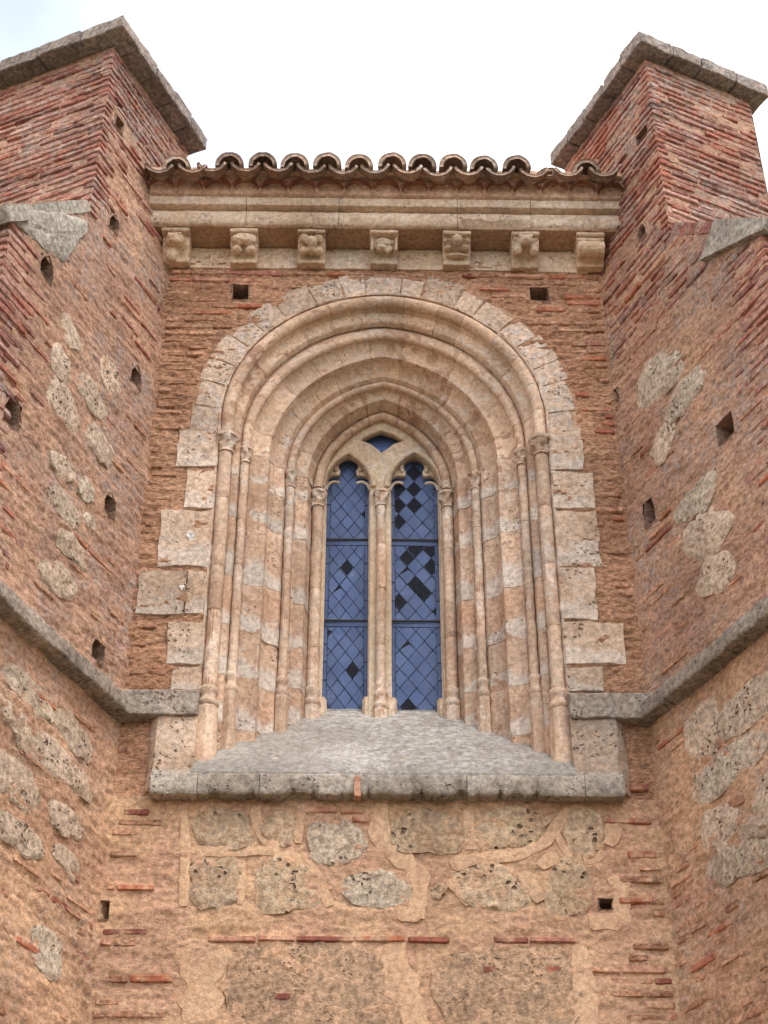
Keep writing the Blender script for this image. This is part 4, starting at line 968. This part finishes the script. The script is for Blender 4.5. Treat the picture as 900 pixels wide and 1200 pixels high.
# ------------------------------------------------------------------ buttresses
def buttress(sg, fr, uS, uB, zTop, zCap, Wd, label, holes_px, stones, prob_up, prob_low, cap_over, uL):
    b = thing('buttress', (XL-.3 if sg < 0 else XR+.3, -.8, 0), label, 'buttress', 'stepped buttresses flanking the apse wall')
    pl = []
    for (px, py, hw, hh, ap) in holes_px:
        u, z = fr.fromphoto(px, py); pl.append((u, z, hw*1.2, hh*1.15, ap))
    hl = [rect_hole(*p[:4]) for p in pl]
    zW1, zW0 = 10.18, 9.30                                   # weathering, from the shaft down to the lower front
    # inner face, one sheet for shaft and lower stage
    def outside(U, Z): return ((Z > zW1) & (U > uS)) | ((Z <= zW1) & (U > np.interp(Z, [zW0-.001, zW0, zW1], [uL, uL, uS])))
    def disp(U, Z, P):
        up_ = np.clip((Z-9.6)/.5, 0, 1)
        return -.006*up_-.003+.010*fbm(P*np.array([5, 5, 12]), 4, .55)+.006*fbm(P*np.array([24, 24, 36]), 4, .6)+.002*np.sin(Z*2*math.pi/.067+2*vnoise(P*2))
    V, Q = face_grid(fr, uB, uL+.02, 4.3, zTop, .013, disp, hl+[outside]); lw = V[Q].mean(1)[:, 2] < 6.65
    np_mesh('render_coat', V, Q[~lw], M['render_side'], b); np_mesh('lower_render_coat', V, Q[lw], M['render_low_side'], b)
    V, Q = face_grid(fr, 0-.05, uL+.02, 0, 4.3, .12, lambda U, Z, P: .01*fbm(P*5)); np_mesh('footing_render', V, Q, M['render_side'], b)
    for p in pl: putlog(fr, *p[:4], b, apex=p[4])
    lat = -fr.n; axs = fr.a
    FS = Frame(fr.o+fr.a*uS, lat, axs)                       # front of the shaft
    FL_ = Frame(fr.o+fr.a*uL, lat, axs)                      # front of the lower stage
    V, Q = face_grid(FS, 0, Wd, zW1-.25, zTop, .014, lambda U, Z, P: -.009+.009*fbm(P*np.array([7, 7, 14]), 4, .6)); np_mesh('shaft_front', V, Q, M['render_side'], b)
    V, Q = face_grid(FL_, 0, Wd, 4.3, zW0, .04, lambda U, Z, P: -.012+.008*fbm(P*8, 4)); np_mesh('lower_front', V, Q, M['render_side'], b)
    # hidden faces: outer side, back, top
    o = fr; e = -.02; c = MB()
    def q4(*pp): c.add([o(*p) for p in pp], [(0, 1, 2, 3)])
    q4((uB, 0, -Wd), (uS, 0, -Wd), (uS, zTop, -Wd), (uB, zTop, -Wd)); q4((uS, 0, -Wd), (uL, 0, -Wd), (uL, zW0, -Wd), (uS, zW1, -Wd))
    q4((uB, 9, e), (uB, 9, -Wd), (uB, zTop, -Wd), (uB, zTop, e)); q4((uL-.01, 0, e), (uL-.01, 0, -Wd), (uL-.01, 4.4, -Wd), (uL-.01, 4.4, e)); q4((uB, zTop-.01, e), (uS, zTop-.01, e), (uS, zTop-.01, -Wd), (uB, zTop-.01, -Wd)); q4((uS, zW1-.03, e), (uL, zW0-.03, e), (uL, zW0-.03, -Wd), (uS, zW1-.03, -Wd))
    c.build('outer_faces', M['render_side'], b, False)
    # bricks
    def skip(a, bb, z):
        for (u, zz, hw, hh, _) in pl:
            if a < u+hw+.01 and bb > u-hw-.01 and abs(z-zz) < hh+.025: return True
        return False
    def lim(z): return uS if z > zW1 else float(np.interp(z, [zW0, zW1], [uL, uS]))
    def keyf(u, z):
        if z > 10.1: return 'brick_old'
        if u > 1.15 or z > 9.5: return 'brick_old' if R.random() < .8 else 'brick'
        return 'brick' if R.random() < .3 else 'brick_coat'
    bk = [x for x in courses(fr, uB+.02, uS+.010, zW1+.02, zTop-.03, .061, prob_up, keyf, skip, prot=(-.003, .008), gap=.010)]
    def pl_(u, z):
        if u > lim(z)-.08: return 0
        return prob_low(u, z)
    bk += courses(fr, .03, uL+.01, 4.45, zW1, .067, pl_, keyf, skip, prot=(-.002, .007))
    # quoin bricks of the lower stage
    z = 6.95; k = 0
    while z < zW0-.03:
        L = .33 if k % 2 else .2; bk.append((fr, uL+.010-L/2, z, L, .046, R.uniform(.004, .012), 0, 'brick_old')); z += .066; k += 1
    bk += courses(FS, -.012, Wd, zW1-.05, zTop-.03, .061, lambda u, z: .93, lambda u, z: 'brick_old', None, prot=(-.004, .010), gap=.010)
    bk += courses(FL_, -.01, Wd, 4.45, zW0-.04, .067, lambda u, z: .75, keyf, None, prot=(-.004, .008))
    lay_bricks(bk, b)
    for i, (pts, mt_) in enumerate(stones):
        pc = np.mean(pts, 0); pts = [tuple(pc+(np.array(q)-pc)*(1.2 if sg < 0 else 1.36)) for q in pts]
        stone_poly(fr, pts, b, 'tufa_pale' if mt_ == 'ashlar' else mt_, seed=i*5.7+sg*31, bulge=.008, rim=.002)
    # cap slabs
    n = 5; L0, L1 = uB-cap_over*.3, uS+cap_over
    for i in range(n):
        a, bb = L0+(L1-L0)*i/n, L0+(L1-L0)*(i+1)/n
        nc = 4 if i == n-1 else 2
        fc = [0]+[(k+R.uniform(-.12, .12))/nc for k in range(1, nc)]+[1.]
        for k in range(nc):
            f0, f1 = fc[k], fc[k+1]; o0 = cap_over
            lo_, hi_ = o0-(Wd+2*cap_over)*f1, o0-(Wd+2*cap_over)*f0+R.uniform(-.012, .006)*(k == 0)
            V, F = rough_box((a+.004, lo_+.003, zTop+R.uniform(0, .006)), (bb-.004+R.uniform(-.012, .004)*(i == n-1), hi_-.003, zCap+R.uniform(-.012, .008)), (10, 14, 5), .009, 9, .004, lambda u, off, z: fr(u, z, off), i*3+k*1.7+sg)
            mk('cap_slab', V, F, M['cap'], b)
    # weathering slabs
    def wf(t, off, h):                                        # along the slope, out, up
        u = uS+(uL+.07-uS)*t; z = zW1+(zW0-zW1)*t; return fr(u+h*.7, z+h*.75, off)
    tA = .80 if sg < 0 else .50
    for t0, t1, mt_, ov in ((.02, tA*.5, 'cement' if sg < 0 else 'brick_old', .002), (tA*.5+.01, tA-.01, 'cement' if sg < 0 else 'brick_old', .004), (tA, 1.03, 'cement', .040)):
        V, F = rough_box((t0, -Wd, 0), (t1, ov, 1), (14, 24, 7), 0, 8, .004, None, 0)
        W_ = []
        for (t, o_, h) in V:
            hb = (-.05 if ov < .03 else (-.24+.20*(t-tA)/(1.03-tA)) if sg > 0 else -.07); W_.append(wf(t, o_, hb+(.035-hb)*h))
        W_ = np.array(W_); W_ += .008*np.stack([fbm(W_*9, 4), fbm(W_*9+7, 4), fbm(W_*9+17, 4)], 1)
        mk('weathering_stone', W_, F, M[mt_], b)
    return b
PL = lambda L: [(p, k) for p, k in L]
HL = [(134, 262, .05, .06, .4), (140, 146, .045, .05, 0), (55, 314, .06, .07, .5), (15, 484, .07, .09, .4), (160, 442, .055, .065, .5), (129, 592, .055, .06, .6), (115, 763, .06, .065, .6)]
SLs = [([(73, 365), (90, 390), (96, 410), (88, 415), (75, 400)], 'tufa'), ([(65, 400), (80, 420), (82, 445), (72, 448), (62, 425)], 'tufa'), ([(60, 442), (75, 450), (90, 485), (88, 508), (75, 500), (58, 470)], 'tufa'), ([(92, 438), (108, 445), (122, 480), (120, 492), (105, 475), (90, 450)], 'tufa'),
       ([(118, 415), (135, 425), (142, 455), (136, 465), (120, 445)], 'tufa'), ([(105, 498), (115, 500), (130, 525), (126, 545), (115, 535), (102, 515)], 'tufa'), ([(60, 528), (75, 535), (86, 552), (80, 566), (62, 550)], 'tufa'), ([(56, 572), (75, 575), (92, 605), (90, 622), (75, 610), (58, 590)], 'tufa'),
       ([(92, 562), (104, 560), (111, 580), (105, 592), (93, 580)], 'ashlar'), ([(70, 622), (85, 628), (100, 650), (97, 668), (80, 655), (70, 640)], 'tufa'), ([(44, 657), (75, 662), (88, 690), (82, 705), (68, 698), (50, 680)], 'tufa'), ([(98, 605), (104, 604), (110, 615), (108, 622), (100, 616)], 'ashlar'),
       ([(10, 785), (22, 784), (42, 800), (56, 822), (55, 840), (40, 832), (22, 815), (10, 800)], 'ashlar'), ([(5, 822), (20, 830), (33, 850), (36, 880), (25, 878), (12, 855), (3, 840)], 'tufa'), ([(65, 832), (78, 832), (100, 858), (105, 888), (95, 890), (80, 872), (66, 852)], 'tufa'), ([(43, 862), (55, 860), (70, 880), (100, 905), (104, 938), (85, 925), (55, 905), (42, 885)], 'tufa'),
       ([(-5, 880), (10, 885), (35, 910), (45, 945), (30, 950), (8, 930), (-5, 920)], 'tufa'), ([(57, 945), (70, 940), (95, 965), (93, 985), (78, 980), (60, 962)], 'tufa'), ([(-5, 955), (15, 955), (48, 985), (48, 1005), (30, 1005), (5, 985), (-5, 975)], 'tufa'), ([(62, 995), (75, 992), (90, 1010), (88, 1034), (72, 1022)], 'tufa'), ([(40, 1090), (55, 1092), (72, 1115), (65, 1145), (42, 1130)], 'ashlar')]
def upL(u, z): return .97 if u > .78 or z > 11.45 else (.8 if z > 11.0 else .25 if u > .4 else .10)
def upR(u, z): return .96 if z > 10.6 or u > .5 else .8
def probL(u, z):
    if z > 9.5: return .5 if u > 1.3 else .2
    if z > 6.8: return .58 if u > 1.35 else (.16 if u < .40 else .08)
    return .24 if z < 5.6 else .05
HR = [(752, 272, .045, .05, .3), (720, 470, .055, .07, .3), (850, 503, .075, .075, 0), (761, 600, .055, .085, .5), (752, 157, .06, .035, 0)]
SRs = [([(750, 465), (760, 430), (785, 415), (797, 425), (790, 445), (765, 475)], 'ashlar'), ([(782, 485), (795, 455), (815, 435), (825, 440), (815, 460), (795, 490)], 'ashlar'), ([(765, 522), (775, 500), (790, 498), (786, 520), (772, 545)], 'tufa'), ([(795, 600), (805, 580), (830, 555), (838, 570), (820, 600), (800, 605)], 'ashlar'),
       ([(805, 625), (820, 605), (845, 600), (853, 620), (830, 650), (808, 648)], 'tufa'), ([(818, 690), (830, 660), (850, 650), (858, 670), (840, 695)], 'tufa'), ([(808, 845), (830, 825), (838, 845), (842, 875), (815, 890), (808, 870)], 'tufa'), ([(842, 842), (870, 812), (905, 790), (905, 825), (870, 850), (845, 865)], 'tufa'),
       ([(820, 908), (850, 880), (885, 862), (890, 888), (860, 910), (825, 942)], 'ashlar'), ([(825, 958), (850, 945), (862, 960), (850, 990), (830, 992)], 'tufa'), ([(838, 1012), (860, 992), (905, 985), (905, 1010), (870, 1025), (840, 1042)], 'ashlar'), ([(882, 930), (905, 900), (905, 960), (886, 948)], 'tufa'), ([(870, 965), (890, 955), (905, 965), (900, 978), (872, 982)], 'tufa')]
def probR(u, z):
    if z > 9.5: return .8
    if z > 6.8: return .85 if u > 1.3 else (.4 if u < .45 else .12)
    return .42 if z < 5.6 or u < .35 else .08
bL = buttress(-1, FLL, 1.04, -.10, 11.90, 12.03, 1.15, 'left stepped brick buttress with pale rubble stones and a dark stone cap', HL, SLs, upL, probL, .15, 1.80)
bR = buttress(1, FLR, .87, -.35, 12.03, 12.16, .97, 'right stepped brick buttress with closely coursed bricks and a dark stone cap', HR, SRs, upR, probR, .12, 1.76)
stone_poly(FLL, [(18, 246), (60, 247), (97, 257), (103, 268), (92, 285), (76, 308), (62, 296), (48, 290), (34, 276), (18, 264)], bL, 'cement', name='cement_patch', bulge=.004, rim=.010)

# string courses along the buttress faces
def string_course(fr, label, u1, uL, Wd):
    t = thing('string_course', tuple(fr(.8, 6.7)), label, 'string course', 'string courses on the buttresses')
    pr = [(-.03, 6.80), (.03, 6.782), (.085, 6.762), (.091, 6.759), (.096, 6.755), (.098, 6.748), (.099, 6.71), (.098, 6.67), (.096, 6.662), (.092, 6.655), (.086, 6.652), (.05, 6.648), (-.03, 6.642)]      # (off, z)
    cuts = [.0, .30, .66, .94, 1.30, 1.55, u1]
    FF = Frame(fr.o+fr.a*uL, -fr.n, fr.a); f0 = fr
    runs_ = [(f0, a, b) for a, b in zip(cuts[:-1], cuts[1:])]+[(FF, -.10, Wd*.5), (FF, Wd*.5, Wd)]
    for i, (fr, a, b) in enumerate(runs_):
        n = int((b-a)/.02); V = []; dz, do = R.uniform(-.006, .006), R.uniform(-.007, .007)
        for q in range(n):
            u = a+.003+(b-a-.006)*q/(n-1)
            er = max(0., float(fbm(np.array([[u*5, 1.1, fr.a[0]*9]]), 3)[0])-.1)*.03
            for k, (off, z) in enumerate(pr): V.append(fr(u, z+dz+(er if 7 <= k <= 11 else 0), off+do-(er*.6 if k in (7, 8, 9) else 0)))
        V = np.array(V); V += .006*np.stack([fbm(V*16, 3), fbm(V*16+9, 3), fbm(V*16+22, 3)], 1)
        m_ = len(pr); F = gridfaces(n, m_, True); F.append(tuple(range(m_))); F.append(tuple(range((n-1)*m_, n*m_)))
        mk('moulding_stone', V, F, M['string'], t)
string_course(FLL, 'grey stone string course rising along the left buttress face', 1.80, 1.80, 1.15)
string_course(FLR, 'grey stone string course rising along the right buttress face', 1.76, 1.76, .97)
# brick tongue wedged under the sill lip
u = W(419, 918, -.12)
mk('brick', *rough_box((u[0]-.022, -.128, zb_-.02), (u[0]+.022, -.05, zt_-.01), (1, 1, 2), .003, 20, .004), M['brick'], win, False)
